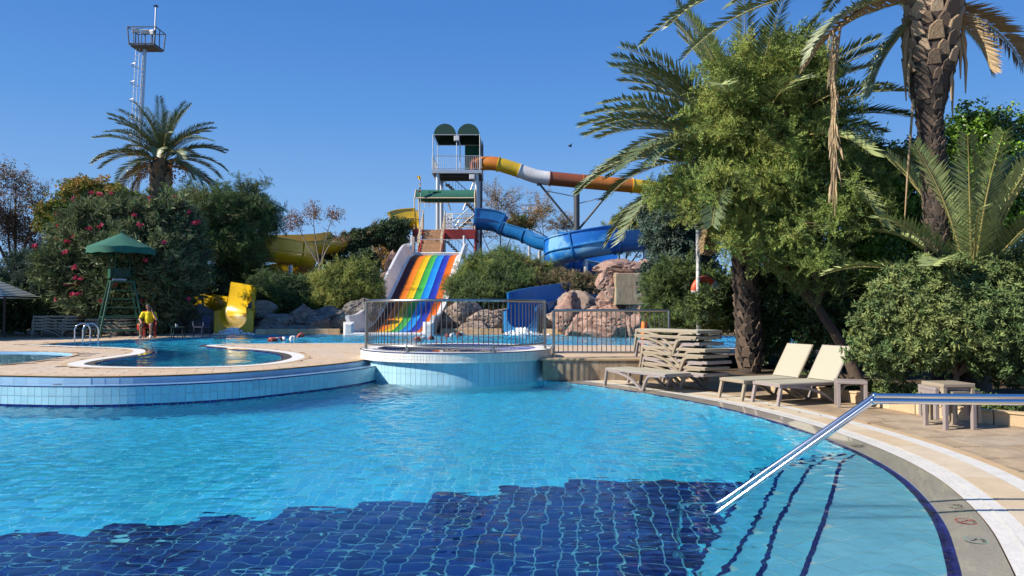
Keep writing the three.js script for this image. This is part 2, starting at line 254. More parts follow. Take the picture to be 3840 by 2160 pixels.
// the terrace: everything above the low wall
const wallIn = offset(wallLine, -0.36);
const terraceFront = [...wallIn.filter(([x, z]) => Math.hypot(x - JAC[0], z - JAC[1]) > 2.0), [-2.9, -17.4], [-1.4, -18.4], [0.4, -17.2], [0.86, -16.52], [3.6, -16.52], [4.1, -17.5], [6, -18.6], [9, -17.6], [14, -16.6], [26, -15.5], [44, -20]];
const terraceOutline = [...terraceFront, [44, -34], [20, -36], [8, -36], [-14, -36.5], [-30, -36], [-44, -34], [-44, -14], [-17, -14.2]];
{
  const t = struct('upper_terrace', sheet(terraceOutline, [upperPool, kidPool], UP_DECK - 0.012), M.grout, 'raised paved terrace around the slide pool');
  obj('terrace_side', strip(wallIn, 0.1, UP_DECK - 0.012), M.grout, t);
  pieces(t, 'paver', paving(terraceOutline, [offset(upperPool, 0.25, true), kidPool], { at: [-6, -18], turn: 0.36, w: 0.6, d: 0.3, gap: 0.012, y: UP_DECK, box: [-19, -37, 7, -11.5], mats: M.deckPale, seed: 5 }), 300);
}
function poolShell(name, outline, floorY, topY, floorMat, wallMat, label) {
  const o = struct(name, sheet(outline, [], floorY), floorMat, label);
  obj('pool_wall', strip(outline, floorY, topY, true), wallMat, o); return o;
}
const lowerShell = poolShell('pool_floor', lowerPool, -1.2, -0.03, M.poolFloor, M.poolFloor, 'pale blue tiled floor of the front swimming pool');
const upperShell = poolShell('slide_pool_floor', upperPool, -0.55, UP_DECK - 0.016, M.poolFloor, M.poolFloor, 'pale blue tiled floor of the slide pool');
// rims of the slide pool: dark grey strip, white curb, cream edge
{
  const rim = struct('slide_pool_rim', band(upperNear, 0.0, 0.2, UP_DECK - 0.004, UP_DECK + 0.002), M.wetGrey, 'grey wet edge strip of the slide pool');
  obj('white_curb', band(upperNear, 0.2, 0.5, UP_DECK + 0.004, UP_DECK + 0.006), M.whiteSlab[0], rim);
  obj('cream_edge', band(upperNear, 0.5, 0.62, UP_DECK + 0.005, UP_DECK + 0.004), M.tan, rim);
  obj('navy_line', band(upperNear, -0.05, 0.0, UP_DECK - 0.03, UP_DECK - 0.006), M.navy[0], rim);
  obj('far_edge', band(upperFar, 0.0, 0.45, UP_DECK + 0.004), M.tan, rim);
}
// navy field of the front pool floor, laid in steps
{
  const S = 0.17, e1 = [0.994, 0.109], e2 = [0.109, -0.994], O = [-0.17, -8.07], list = [], r = rngOf(9);
  const geo = box(S - 0.016, 0.006, S - 0.016, 0, 0.003, 0);
  for (let i = -60; i < 26; i++) {
    const top = i > 5 ? 2 : 2 * Math.floor((i - 1) / 4) + (i > 1 ? 0 : 0);
    for (let j = -42; j < top; j++) {
      const x = O[0] + (i * e1[0] + j * e2[0]) * S, z = O[1] + (i * e1[1] + j * e2[1]) * S;
      if (z > -2.4 || x < -9 || x > 2.66 + (z + 8.1) * -0.52) continue;
      list.push({ g: geo, m: M.navy[Math.floor(r() * 3)], p: [x, -1.196, z], r: [0, -0.109, 0] });
    }
  }
  const seen = (p) => (Math.abs(p[0] / p[2]) < 0.72 && p[2] < -4.4 ? 0 : 100) + Math.hypot(p[0], p[2]);
  list.sort((p, q) => seen(p.p) - seen(q.p));
  pieces(lowerShell, 'navy_tile', list, 300);
  const bed = []; for (const q of list) { const g = new THREE.PlaneGeometry(S, S); g.rotateX(-Math.PI / 2); g.rotateY(-0.109); g.translate(q.p[0], -1.1985, q.p[2]); bed.push(g); }
  obj('grout_bed', bed, M.whiteGrout, lowerShell);
  // white floor fittings
  for (const [x, z] of [[0.28, -5.42], [-3.35, -6.2]]) { const f = obj('floor_inlet', new THREE.CylinderGeometry(0.1, 0.11, 0.02, 20), M.ivory[1], lowerShell); f.position.set(x, -1.175, z); }
}
// steps in the corner by the handrail
{
  const edge = rightEdge.filter(([x, z]) => z > -8.35);
  const N = [[[3.96, -8.35], [3.56, -7.86], [2.59, -5.99], [1.84, -4.61], [1.3, -3.6], [0.75, -2.5]], [[3.96, -8.6], [3.28, -7.97], [2.19, -5.97], [1.63, -4.8], [0.95, -3.55], [0.35, -2.35]], [[3.96, -8.85], [3.02, -8.08], [1.96, -5.97], [1.42, -5.0], [0.65, -3.6], [0.0, -2.25]], [[3.9, -9.1], [2.72, -8.2], [1.75, -6.2], [1.2, -5.1], [0.35, -3.6], [-0.5, -2.1]]];
  const lv = [-0.2, -0.42, -0.64, -0.9];
  let back = edge.map((p) => p);
  const st = tag(new THREE.Group(), 'wide pale blue steps leading down into the front pool', null, null, 'structure'); st.name = 'pool_steps'; scene.add(st);
  N.forEach((line, k) => {
    const L = [line[0], ...curve2(line.slice(1), 24)], tread = [...back, ...[...L].reverse()];
    const tr = obj('tread', sheet(tread, [], lv[k] - 0.006), M.whiteGrout, st); pieces(tr, 'tile', paving(tread, [], { at: [3, -6], turn: 0.45, w: 0.25, d: 0.25, gap: 0.007, y: lv[k], th: 0.006, stagger: 0, box: [-1, -9.5, 4.5, -2], mats: M.step, seed: 70 + k }), k ? 60 : 110);
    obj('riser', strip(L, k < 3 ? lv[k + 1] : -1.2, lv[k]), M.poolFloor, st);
    const nose = []; for (let i = 0; i < L.length - 1; i++) { const [x0, z0] = L[i], [x1, z1] = L[i + 1]; const d = Math.hypot(x1 - x0, z1 - z0), m = Math.max(1, Math.round(d / 0.15)); for (let q = 0; q < m; q++) { const t0 = (q + 0.5) / m, g = box(d / m - 0.006, 0.05, 0.036); g.rotateY(-Math.atan2(z1 - z0, x1 - x0)); g.translate(lerp(x0, x1, t0), lv[k] - 0.022, lerp(z0, z1, t0)); nose.push({ g, m: M.navy[q % 3] }); } }
    pieces(st, 'nosing_tile', nose, 120);
    back = L;
  });
}
// rim of the front pool: navy waterline tiles, wet grey slope, white grating, cream stones, ribbed white, tan edge
{
  const rim = struct('pool_rim', band(rightEdge, 0.06, -0.02, -0.034, -0.026), M.whiteGrout, 'rim of the front pool with navy waterline and wet grey slope');
  const stones = (name, d0, d1, y0, y1, len, mats, th = 0.02, seed = 3) => {
    const r = rngOf(seed), fine = rightEdge, list = []; let acc = [0]; for (let i = 1; i < fine.length; i++) acc.push(acc[i - 1] + Math.hypot(fine[i][0] - fine[i - 1][0], fine[i][1] - fine[i - 1][1]));
    const total = acc[acc.length - 1], at = (s) => { let i = 1; while (i < acc.length - 1 && acc[i] < s) i++; const t = clamp((s - acc[i - 1]) / (acc[i] - acc[i - 1]), 0, 1), a = fine[i - 1], b = fine[i], l = Math.hypot(b[0] - a[0], b[1] - a[1]); return [lerp(a[0], b[0], t), lerp(a[1], b[1], t), -(b[1] - a[1]) / l, (b[0] - a[0]) / l]; };
    const n = Math.round(total / len);
    for (let k = 0; k < n; k++) {
      const P = [], U = [], I = [], m = 4; for (let q = 0; q <= m; q++) { const s = lerp(k * total / n + 0.003, (k + 1) * total / n - 0.003, q / m), [x, z, nx, nz] = at(s); for (const [d, y] of [[d0, y0 - th], [d0, y0], [d1, y1], [d1, y1 - th]]) { P.push(x + nx * d, y, z + nz * d); U.push(s, d); } }
      for (let q = 0; q < m; q++) for (let e = 0; e < 3; e++) { const a = q * 4 + e; I.push(a, a + 1, a + 4, a + 1, a + 5, a + 4); }
      I.push(0, 2, 1, 0, 3, 2, m * 4, m * 4 + 1, m * 4 + 2, m * 4, m * 4 + 2, m * 4 + 3);
      const g = raw(P, I, null, U).toNonIndexed(); g.computeVertexNormals();
      list.push({ g, m: mats[Math.floor(r() * mats.length)] });
    }
    pieces(rim, name, list, 300);
  };
  stones('navy_tile', 0.06, -0.015, -0.024, -0.02, 0.15, M.navy);
  obj('grey_slope', band(rightEdge, -0.018, -0.29, -0.02, 0.0), M.wetGrey, rim);
  obj('grating', band(rightEdge, -0.30, -0.53, 0.001), M.white, rim);
  obj('grating_bar', band(rightEdge, -0.405, -0.43, 0.0045), M.whiteSlab[1], rim);
  stones('cream_stone', -0.535, -0.86, 0.004, 0.006, 0.5, M.cream, 0.02, 4);
  obj('ribbed_strip', band(rightEdge, -0.865, -1.05, 0.004), M.white, rim);
  stones('tan_stone', -1.055, -1.17, 0.005, 0.006, 0.5, [M.tan, M.kerb[1]], 0.02, 6);
}
// lower deck of square pavers
{
  const t = struct('lower_deck', sheet([[0.86, -16.5], [3.7, -16.5], ...kerbLine, [20, 4], [-20, 4], [-20, -2], [-12, -3], [-9, -1.45], ...offset(rightEdge, -0.3).reverse()], [], -0.006), M.grout, 'brown paved deck beside the front pool');
  const deckRegion = [...offset(rightEdge, -1.12), [-3, 4], [20, 4], ...[...kerbLine].reverse(), [3.7, -16.46], [1.6, -16.46]];
  const list = paving(deckRegion, [], { at: [5, -10], turn: 0.14, w: 0.62, d: 0.62, gap: 0.014, y: 0, box: [-4, -17, 14, 2.5], mats: M.deck, seed: 15 });
  pieces(t, 'paver', [...list.filter((q) => q.p[2] < -3.5 && q.p[0] > 0), ...list.filter((q) => !(q.p[2] < -3.5 && q.p[0] > 0))], 300);
}
// low planter kerb of pale stones
{
  const k = thing('planter_kerb', 'low kerb of pale stone blocks edging the planting behind the loungers', 'kerb');
  const list = [], r = rngOf(8), L = curve2(kerbLine, 34);
  for (let i = 0; i < L.length - 1; i++) { const [x0, z0] = L[i], [x1, z1] = L[i + 1], d = Math.hypot(x1 - x0, z1 - z0), g = box(d - 0.006, 0.17, 0.13, 0, 0.085, 0, 0.006), c = box(d - 0.004, 0.03, 0.17, 0, 0.186, 0, 0.004); for (const [q, n] of [[g, 0], [c, 1]]) { q.rotateY(-Math.atan2(z1 - z0, x1 - x0)); q.translate((x0 + x1) / 2, 0, (z0 + z1) / 2); list.push({ g: q, m: M.kerb[Math.floor(r() * 3)], n }); } }
  pieces(k, 'block', list.filter((q) => !q.n)); pieces(k, 'cap_stone', list.filter((q) => q.n));
  const bed = offset(kerbLine, -0.06); struct('planting_bed', sheet([...bed, [30, -9], [30, -17], [14, -16.8], [9, -17.8], [6, -18.8], [4.1, -17.6], [3.62, -16.6]], [], 0.12), M.earth, 'brown soil of the planting bed');
}
// ---------------------------------------------------------------- the low curved wall with its overflow ledge
const tileGeo = (w, h) => box(w - 0.006, h - 0.006, 0.012, 0, 0, 0);
{
  const w = thing('overflow_wall', 'curved low wall of pale blue tiles with a wet ledge below the terrace', 'pool wall');
  obj('wall_core', [strip(offset(wallLine, -0.004), -1.2, 0.325), band(wallLine, -0.004, -0.05, 0.325)], M.whiteGrout, w);
  const fine = wallLine, acc = [0]; for (let i = 1; i < fine.length; i++) acc.push(acc[i - 1] + Math.hypot(fine[i][0] - fine[i - 1][0], fine[i][1] - fine[i - 1][1]));
  const at = (s) => { let i = 1; while (i < acc.length - 1 && acc[i] < s) i++; const t = (s - acc[i - 1]) / (acc[i] - acc[i - 1]), a = fine[i - 1], b = fine[i]; return [lerp(a[0], b[0], t), lerp(a[1], b[1], t), -Math.atan2(b[1] - a[1], b[0] - a[0])]; };
  const total = acc[acc.length - 1], n = Math.round(total / 0.128), step = total / n, list = [], navy = [], r = rngOf(31), ledge = [];
  const rows = [[-0.05, 0.1], [0.055, 0.13], [0.19, 0.13]];
  for (let k = 0; k < n; k++) {
    const [x, z, a] = at((k + 0.5) * step);
    for (const [y, h] of [[0.09, 0.148], [0.24, 0.148]]) list.push({ g: tileGeo(step, h), m: M.sky[Math.floor(r() * 3)], p: [x, y, z], r: [0, a, 0] });
    navy.push({ g: box(step - 0.006, 0.045, 0.016), m: M.navy[k % 3], p: [x, 0.0, z], r: [0, a, 0] });
    navy.push({ g: box(step - 0.006, 0.014, 0.016), m: M.navy[k % 3], p: [x, 0.322, z], r: [0, a, 0] });
  }
  const near = (p, q) => Math.hypot(p.p[0], p.p[2]) - Math.hypot(q.p[0], q.p[2]);
  list.sort(near); navy.sort(near);
  pieces(w, 'wall_tile', list, 300); pieces(w, 'navy_tile', navy, 150);
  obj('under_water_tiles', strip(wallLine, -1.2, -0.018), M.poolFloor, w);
  const m2 = Math.round(total / 0.25); for (let k = 0; k < m2; k++) { const [x, z, a] = at((k + 0.5) * total / m2), g = box(total / m2 * 0.97 - 0.004, 0.012, 0.245, 0, 0, 0), o = offset([[x - 0.01 * Math.cos(a), z + 0.01 * Math.sin(a)], [x + 0.01 * Math.cos(a), z - 0.01 * Math.sin(a)]], -0.13); ledge.push({ g, m: M.skyDeep[k % 2], p: [(o[0][0] + o[1][0]) / 2, 0.333, (o[0][1] + o[1][1]) / 2], r: [0, a, 0] }); }
  ledge.sort(near); pieces(w, 'ledge_tile', ledge, 120);
  obj('channel_floor', band(wallLine, -0.25, -0.37, 0.28), M.navy[1], w);
  const wi = wallIn, riser = []; for (let k = 0; k < m2; k++) { const [x, z, a] = at((k + 0.5) * total / m2), nx = Math.sin(a), nz = Math.cos(a); riser.push({ g: box(total / m2 - 0.008, 0.15, 0.014), m: M.skyDeep[(k + 1) % 2], p: [x - nx * 0.352, 0.36, z - nz * 0.352], r: [0, a, 0] }); }
  riser.sort(near); pieces(w, 'channel_tile', riser, 120);
  obj('coping', band(wallLine, -0.34, -0.47, UP_DECK + 0.003, UP_DECK + 0.003), M.tan, w);
  const film = obj('water_film', band(wallLine, -0.005, -0.345, 0.343), new THREE.MeshPhysicalMaterial({ color: 0xffffff, roughness: 0.02, transmission: 1, thickness: 0, ior: 1.33 }), w);
  const drains = [[-7.7, -12.24], [-4.75, -13.4]]; for (const [x, z] of drains) { const g = obj('drain_cover', new THREE.CylinderGeometry(0.07, 0.07, 0.012, 16), M.brushed, w); g.position.set(x, 0.345, z); }
}
// ---------------------------------------------------------------- whirlpool drum
{
  const j = thing('whirlpool', 'round raised whirlpool clad in white and pale blue tiles', 'whirlpool', [JAC[0], 0, JAC[1]]);
  obj('drum_core', [new THREE.CylinderGeometry(JR - 0.008, JR - 0.008, 1.65, 96, 1, true).translate(0, -0.375, 0), new THREE.CylinderGeometry(JR + 0.112, JR + 0.112, 0.215, 96, 1, true).translate(0, 0.5675, 0), new THREE.RingGeometry(JR - 0.01, JR + 0.112, 96).rotateX(Math.PI / 2).translate(0, 0.46, 0)], M.whiteGrout, j);
  const ring = (name, R, y, h, n, mats, limit, th = 0.012) => { const st = TAU * R / n, g = box(st - 0.006, h - 0.006, th), r = rngOf(n), list = []; for (let k = 0; k < n; k++) { const a = (k + 0.5) / n * TAU; list.push({ g, m: mats[Math.floor(r() * mats.length)], p: [Math.sin(a) * R, y, Math.cos(a) * R], r: [0, a, 0], k: -Math.cos(a) }); } list.sort((p, q) => p.k - q.k); pieces(j, name, list, limit); };
  ring('blue_tile', JR, 0.335, 0.245, 110, M.sky, 75); ring('blue_tile', JR, 0.09, 0.245, 110, M.sky, 75); ring('blue_tile', JR, -0.155, 0.245, 110, M.sky, 40);
  for (const y of [0.495, 0.565, 0.634]) ring('white_tile', JR + 0.118, y, 0.068, 210, M.ivory, 95);
  ring('navy_tile', JR + 0.122, 0.676, 0.02, 74, M.navy, 45, 0.03);
  obj('rim_top', new THREE.RingGeometry(JR - 0.27, JR + 0.108, 96).rotateX(-Math.PI / 2).translate(0, 0.682, 0), M.whiteSlab[0], j);
  obj('inner_wall', [new THREE.CylinderGeometry(JR - 0.27, JR - 0.27, 0.5, 96, 1, true).translate(0, 0.431, 0), new THREE.RingGeometry(1.3, JR - 0.27, 96).rotateX(-Math.PI / 2).translate(0, 0.3, 0), new THREE.CircleGeometry(1.3, 48).rotateX(-Math.PI / 2).translate(0, 0.02, 0), new THREE.CylinderGeometry(1.3, 1.3, 0.28, 48, 1, true).translate(0, 0.16, 0)].map((g, i) => { g.scale; const uv = g.attributes.uv; for (let q = 0; q < uv.count; q++) i === 0 || i === 3 ? uv.setXY(q, uv.getX(q) * 30, uv.getY(q) * 1.25) : uv.setXY(q, g.attributes.position.getX(q) * 2.5, g.attributes.position.getZ(q) * 2.5); return g; }), M.navyMosaic, j);
  const w = struct('whirlpool_water', new THREE.CircleGeometry(JR - 0.275, 64).rotateX(-Math.PI / 2), waterOf(3), 'still water inside the raised whirlpool'); w.position.set(JAC[0], 0.6, JAC[1]);
}
// stone-clad wall that carries the terrace behind the loungers
{
  const w = thing('travertine_wall', 'brown streaked stone wall between the whirlpool and the lounger stack', 'retaining wall');
  for (let k = 0; k < 5; k++) obj('panel', box(0.64, 0.45, 0.06, 0, 0, 0, 0.004).translate(1.02 + k * 0.645, 0.225, -16.49), M.travertine, w);
  obj('cap_stone', box(3.3, 0.05, 0.3, 2.3, 0.475, -16.58, 0.006), M.kerb[1], w);
}
// ---------------------------------------------------------------- water
const waves = (seed, n, l0, growth, steep, toward = null) => { const r = rngOf(seed), out = []; for (let i = 0; i < n; i++) { const L = l0 * Math.pow(growth, i), th = toward === null ? r() * TAU : toward + (r() - 0.5) * 2.4; out.push([Math.cos(th) * TAU / L, Math.sin(th) * TAU / L, r() * TAU, steep(L) * L / TAU]); } return out; };
function waterSheet(name, poly, y, xs, zs, ws, mat, label, margin = 0.12, calm = null) {
  const nx = xs.length, P = new Float32Array(nx * zs.length * 3), N = new Float32Array(nx * zs.length * 3), I = [], grown = offset(poly, -margin, true), keep = [];
  for (let j = 0; j < zs.length; j++) for (let i = 0; i < nx; i++) {
    const x = xs[i], z = zs[j], o = (j * nx + i) * 3; let h = 0, sx = 0, sz = 0; const k = calm ? calm(x, z) : 1;
    for (const w of ws) { const a = w[0] * x + w[1] * z + w[2], c = Math.cos(a) * w[3] * k; h += Math.sin(a) * w[3] * k; sx += c * w[0]; sz += c * w[1]; }
    P[o] = x; P[o + 1] = y + h; P[o + 2] = z; const l = 1 / Math.sqrt(1 + sx * sx + sz * sz); N[o] = -sx * l; N[o + 1] = l; N[o + 2] = -sz * l; keep.push(inside([x, z], grown));
  }
  for (let j = 0; j < zs.length - 1; j++) for (let i = 0; i < nx - 1; i++) { const a = j * nx + i; if (keep[a] && keep[a + 1] && keep[a + nx] && keep[a + nx + 1]) I.push(a, a + nx, a + 1, a + 1, a + nx, a + nx + 1); }
  const g = new THREE.BufferGeometry(); g.setAttribute('position', new THREE.BufferAttribute(P, 3)); g.setAttribute('normal', new THREE.BufferAttribute(N, 3)); g.setIndex(I);
  return struct(name, g, mat, label);
}
const axis = (...parts) => { const out = []; for (const [a, b, s] of parts) { const n = Math.ceil((b - a) / s); for (let i = 0; i < n; i++) out.push(a + (b - a) * i / n); } out.push(parts[parts.length - 1][1]); return out; };
waterSheet('pool_water', lowerPool, LOW_WATER, axis([-17, -10, 0.12], [-10, 4.3, 0.034]), axis([-17.2, -3.6, 0.034], [-3.6, -1.3, 0.1]), waves(3, 26, 0.095, 1.085, (L) => 0.03 * Math.min(1, 0.24 / L)), waterOf(2.6), 'rippled blue water of the front pool', 0.0, (x, z) => lerp(0.42, 1.75, smooth(-6.5, -11, z)));
waterSheet('slide_pool_water', upperPool, UP_WATER, axis([-17, 22, 0.09]), axis([-34.2, -19, 0.09], [-19, -14.4, 0.05]), waves(7, 22, 0.2, 1.14, (L) => 0.05 * Math.min(1, 0.8 / L)), waterOf(3.2, [0.12, 0.64, 0.86]), 'choppy blue water of the slide pool', 0.0, (x, z) => lerp(0.25, 1.15, smooth(-21, -27, z)));
{
  const k = struct('children_pool', sheet(kidPool, [], 0.2), M.sky[1], 'shallow pale blue children pool in the terrace');
  obj('pool_wall', strip(kidPool, 0.2, UP_DECK, true), M.skyDeep[1], k);
  const inner = offset(kidPool, 0.5, true); obj('pool_step', [band(kidPool, 0.0, 0.45, 0.33), strip(offset(kidPool, 0.45, true), 0.2, 0.33, true)], M.skyDeep[0], k);
  obj('coping', band(kidPool, 0.0, -0.1, UP_DECK + 0.004, UP_DECK + 0.004, true), M.tan, k);
  struct('children_pool_water', sheet(kidPool, [], 0.42), waterOf(4), 'still water of the children pool');
}

// ---------------------------------------------------------------- slides, tower, stairs
T.fade = tex(512, (u, v) => { const k = clamp(1.6 * tileFbm(u, v, 5, 61, 5) - 0.35, 0, 1) * 0.6 + 0.4 * tileNoise(u * 60, v * 60, 60, 62); return [lerp(205, 255, k), lerp(205, 255, k), lerp(205, 255, k)]; });
const gel = (c, rough = 0.3) => new THREE.MeshPhysicalMaterial({ color: c, map: T.fade, roughness: rough, clearcoat: 0.5, clearcoatRoughness: 0.25, side: THREE.DoubleSide });
T.chalky = tex(512, (u, v) => { const k = smooth(0.5, 0.64, tileFbm(u, v, 4, 71, 5)); return [lerp(16, 118, k), lerp(104, 172, k), lerp(190, 208, k)]; });
M.yellow = gel(lin(0.78, 0.52, 0.012)); M.blue = gel(lin(0.008, 0.17, 0.48)); T.chalky.repeat.set(0.22, 0.22); T.fade.repeat.set(0.4, 0.4); M.blueWorn = new THREE.MeshPhysicalMaterial({ color: 0xffffff, map: T.chalky, roughness: 0.45, side: THREE.DoubleSide });
M.gelWhite = gel(lin(0.82, 0.82, 0.79)); M.brown = gel(lin(0.30, 0.085, 0.02)); M.tubeOrange = gel(lin(0.6, 0.2, 0.015));
M.red = std(lin(0.26, 0.025, 0.02), 0.5); M.beige = std(lin(0.62, 0.50, 0.32), 0.5); M.green = std(lin(0.012, 0.11, 0.075), 0.85); M.greenDark = std(lin(0.012, 0.055, 0.042), 0.85);
M.stepTan = [lin(0.68, 0.42, 0.22), lin(0.64, 0.39, 0.20)].map((c) => std(c, 0.7, { map: T.fade })); M.darkSteel = std(lin(0.08, 0.085, 0.09), 0.5, { metalness: 0.5 }); M.grille = std(lin(0.18, 0.18, 0.17), 0.6, { metalness: 0.4 });
M.foam = std(lin(0.9, 0.93, 0.95), 0.35);
function flumeProfile(R, hl, hr, t = 0.03, k = 10) {
  const p = [[-R, hl]]; if (hl > R) p.push([-R, R]);
  for (let i = 1; i < k; i++) { const a = Math.PI + Math.PI * i / k; p.push([Math.cos(a) * R, R + Math.sin(a) * R]); }
  if (hr > R) p.push([R, R]);
  p.push([R, hr], [R + 0.1, hr + 0.01], [R + 0.1, hr - 0.05], [R + t, hr - 0.06], [R + t, R]);
  for (let i = k - 1; i > 0; i--) { const a = Math.PI + Math.PI * i / k; p.push([Math.cos(a) * (R + t), R + Math.sin(a) * (R + t)]); }
  p.push([-R - t, R], [-R - t, hl - 0.06], [-R - 0.1, hl - 0.05], [-R - 0.1, hl + 0.01]); return p;
}
const R0 = 0.64;
function flume(name, label, pts, cuts, mat, matOut, plateTurn) {
  const o = thing(name, label, 'water slide'), P = bend(pts, 260);
  cuts.forEach(([a, b, hl, hr, m]) => {
    const seg = P.slice(Math.round(a * 260), Math.round(b * 260) + 1), part = obj('flume_section', sweep(flumeProfile(R0, hl, hr), seg, { crease: 0.5 }), m || mat, o);
    for (const [h, s] of [[hl, -1], [hr, 1]]) if (h > 1.3) obj('seam_flange', sweep([[s * (R0 + 0.02), 0.74], [s * (R0 + 0.12), 0.74], [s * (R0 + 0.12), 0.8], [s * (R0 + 0.02), 0.8]], seg, { crease: 0.5 }), matOut || mat, part);
    const n = Math.max(1, Math.round(seg.length / 16)); for (let i = 0; i <= n; i++) { const k = clamp(Math.round(i * (seg.length - 1) / n), 1, seg.length - 2), d = seg[k + 1].clone().sub(seg[k - 1]).normalize().multiplyScalar(0.04); obj('joint_flange', sweep(flumeProfile(R0 + 0.004, hl, hr, 0.1), [seg[k].clone().sub(d), seg[k].clone().add(d)], { crease: 0.5 }), matOut || mat, part); }
  });
  return [o, P];
}
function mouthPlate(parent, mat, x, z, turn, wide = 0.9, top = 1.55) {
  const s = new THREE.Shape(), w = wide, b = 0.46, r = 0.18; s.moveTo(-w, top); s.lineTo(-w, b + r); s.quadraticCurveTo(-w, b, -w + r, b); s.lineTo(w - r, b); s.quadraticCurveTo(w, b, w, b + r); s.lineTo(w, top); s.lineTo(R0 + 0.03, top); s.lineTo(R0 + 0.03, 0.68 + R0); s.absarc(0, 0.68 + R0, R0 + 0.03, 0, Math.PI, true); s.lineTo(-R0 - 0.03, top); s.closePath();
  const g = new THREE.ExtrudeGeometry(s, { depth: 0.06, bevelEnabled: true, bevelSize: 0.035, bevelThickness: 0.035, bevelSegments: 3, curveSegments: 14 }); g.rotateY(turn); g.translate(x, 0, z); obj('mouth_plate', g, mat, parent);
}
const [yellowSlide] = flume('yellow_slide', 'winding yellow open water slide descending left from the platform to the pool', [[-7.0, 7.65, -53.6], [-8.4, 7.5, -53.6], [-9.3, 7.05, -53.5], [-10.5, 6.7, -53.1], [-11.6, 6.15, -52.6], [-13.2, 5.65, -51.5], [-15.5, 5.35, -50], [-18, 5.15, -47.8], [-18.7, 5.0, -45], [-17.2, 4.85, -43.2], [-15.4, 4.6, -42.8], [-13.8, 4.4, -43.2], [-12.95, 4.2, -44.6], [-13.4, 3.95, -46.1], [-14.8, 3.7, -46.8], [-16.5, 3.4, -46.2], [-19, 2.95, -44], [-20, 2.4, -41.2], [-19, 2.0, -38.9], [-17, 1.65, -37.8], [-15, 1.3, -37.4], [-13.8, 1.05, -36.4], [-13.3, 0.78, -35.2], [-13.25, 0.68, -34.3]],
  [[0, 0.055, 1.5, 1.5], [0.055, 0.2, 0.95, 0.95], [0.2, 0.34, 0.95, 1.55], [0.34, 0.44, 0.95, 1.0], [0.44, 0.62, 0.95, 1.45], [0.62, 0.86, 0.95, 0.95], [0.86, 0.965, 1.75, 0.95], [0.965, 1, 0.95, 0.9]], M.yellow);
mouthPlate(yellowSlide, M.yellow, -13.25, -34.36, 0.0);
const [blueSlide] = flume('blue_slide', 'winding blue open water slide with sun bleached patches descending right from the platform', [[-2.9, 7.65, -53.6], [-1.5, 7.5, -53.6], [-0.6, 7.1, -53.5], [0.5, 6.75, -53.1], [1.5, 6.2, -52.6], [2.8, 5.75, -51.5], [5, 5.55, -50], [8, 5.5, -47.8], [9.3, 5.45, -45.2], [8.4, 5.3, -43.3], [6.3, 5.0, -42.7], [4.4, 4.68, -42.8], [3.1, 4.42, -43.5], [2.72, 4.25, -44.9], [3.4, 4.05, -46.2], [5.4, 3.75, -46.8], [8, 3.4, -46.2], [10.3, 3.0, -44], [10.6, 2.5, -41], [9, 2.0, -39.1], [6.6, 1.7, -38.3], [4.6, 1.48, -37.8], [2.8, 1.28, -37.2], [1.3, 1.02, -36.3], [0.55, 0.78, -35.2], [0.42, 0.68, -34.3]],
  [[0, 0.06, 1.5, 1.5], [0.06, 0.2, 0.95, 0.95], [0.2, 0.3, 1.55, 0.95], [0.3, 0.4, 1.2, 0.95], [0.4, 0.62, 1.65, 0.95, M.blueWorn], [0.62, 0.86, 0.95, 0.95], [0.86, 0.965, 0.95, 1.7], [0.965, 1, 0.9, 0.95]], M.blue);
M.blueSunlit = gel(lin(0.06, 0.36, 0.76)); mouthPlate(blueSlide, M.blueSunlit, 0.42, -34.36, 0.0, 0.78, 1.5);  // mouth lip in a lighter blue: sunlight on it put into the colour
// posts that carry the flumes
for (const [o, list] of [[yellowSlide, [[-13.3, -43.2, 4.3], [-16.5, -42.9, 4.6], [-11.5, -52.6, 6.0], [-16.5, -37.6, 1.5], [-18.5, -45.5, 4.9]]], [blueSlide, [[4.4, -42.8, 4.6], [8, -43.2, 5.1], [2.0, -52.2, 5.9], [7.5, -38.6, 1.7], [9.2, -45.4, 5.3]]]]) for (const [x, z, y] of list) obj('support_post', pipe([[x, 0, z], [x, y, z]], 0.13, 12), M.galv, o);
// splashes where the slides meet the pool
function splash(name, label, x, z, y0, w, seed) {
  const r = rngOf(seed), n = 420, g = new THREE.IcosahedronGeometry(1, 0), im = new THREE.InstancedMesh(g, M.foam, n), m = new THREE.Matrix4(), q = new THREE.Quaternion();
  for (let i = 0; i < n; i++) { const fall = i < 170, t = r(), px = fall ? (r() - 0.5) * w * (0.8 + 0.3 * t) : (r() + r() - 1) * 1.15 + 0.25, pz = fall ? 0.05 + t * 0.45 : 0.45 + (r() - 0.35) * 0.7, py = fall ? lerp(y0, 0.46, t * t) : 0.43 + Math.pow(r(), 2.5) * 0.3 * Math.exp(-px * px * 1.5), s = fall ? 0.02 + r() * 0.03 : 0.015 + r() * 0.05; q.setFromEuler(new THREE.Euler(r() * 6, r() * 6, r() * 6)); m.compose(V(px, py, pz), q, V(s * 1.3, s * (fall ? 2 : 0.7), s)); im.setMatrixAt(i, m); }
  im.name = numbered(name); im.position.set(x, 0, z); im.castShadow = im.receiveShadow = true; scene.add(im); tag(im, label, 'splash', null, 'stuff');
}
splash('water_splash', 'white water spilling from the yellow slide into the pool', -13.2, -34.3, 0.72, 0.55, 3);
splash('water_splash', 'white water spilling from the blue slide into the pool', 0.42, -34.3, 0.72, 0.5, 4);

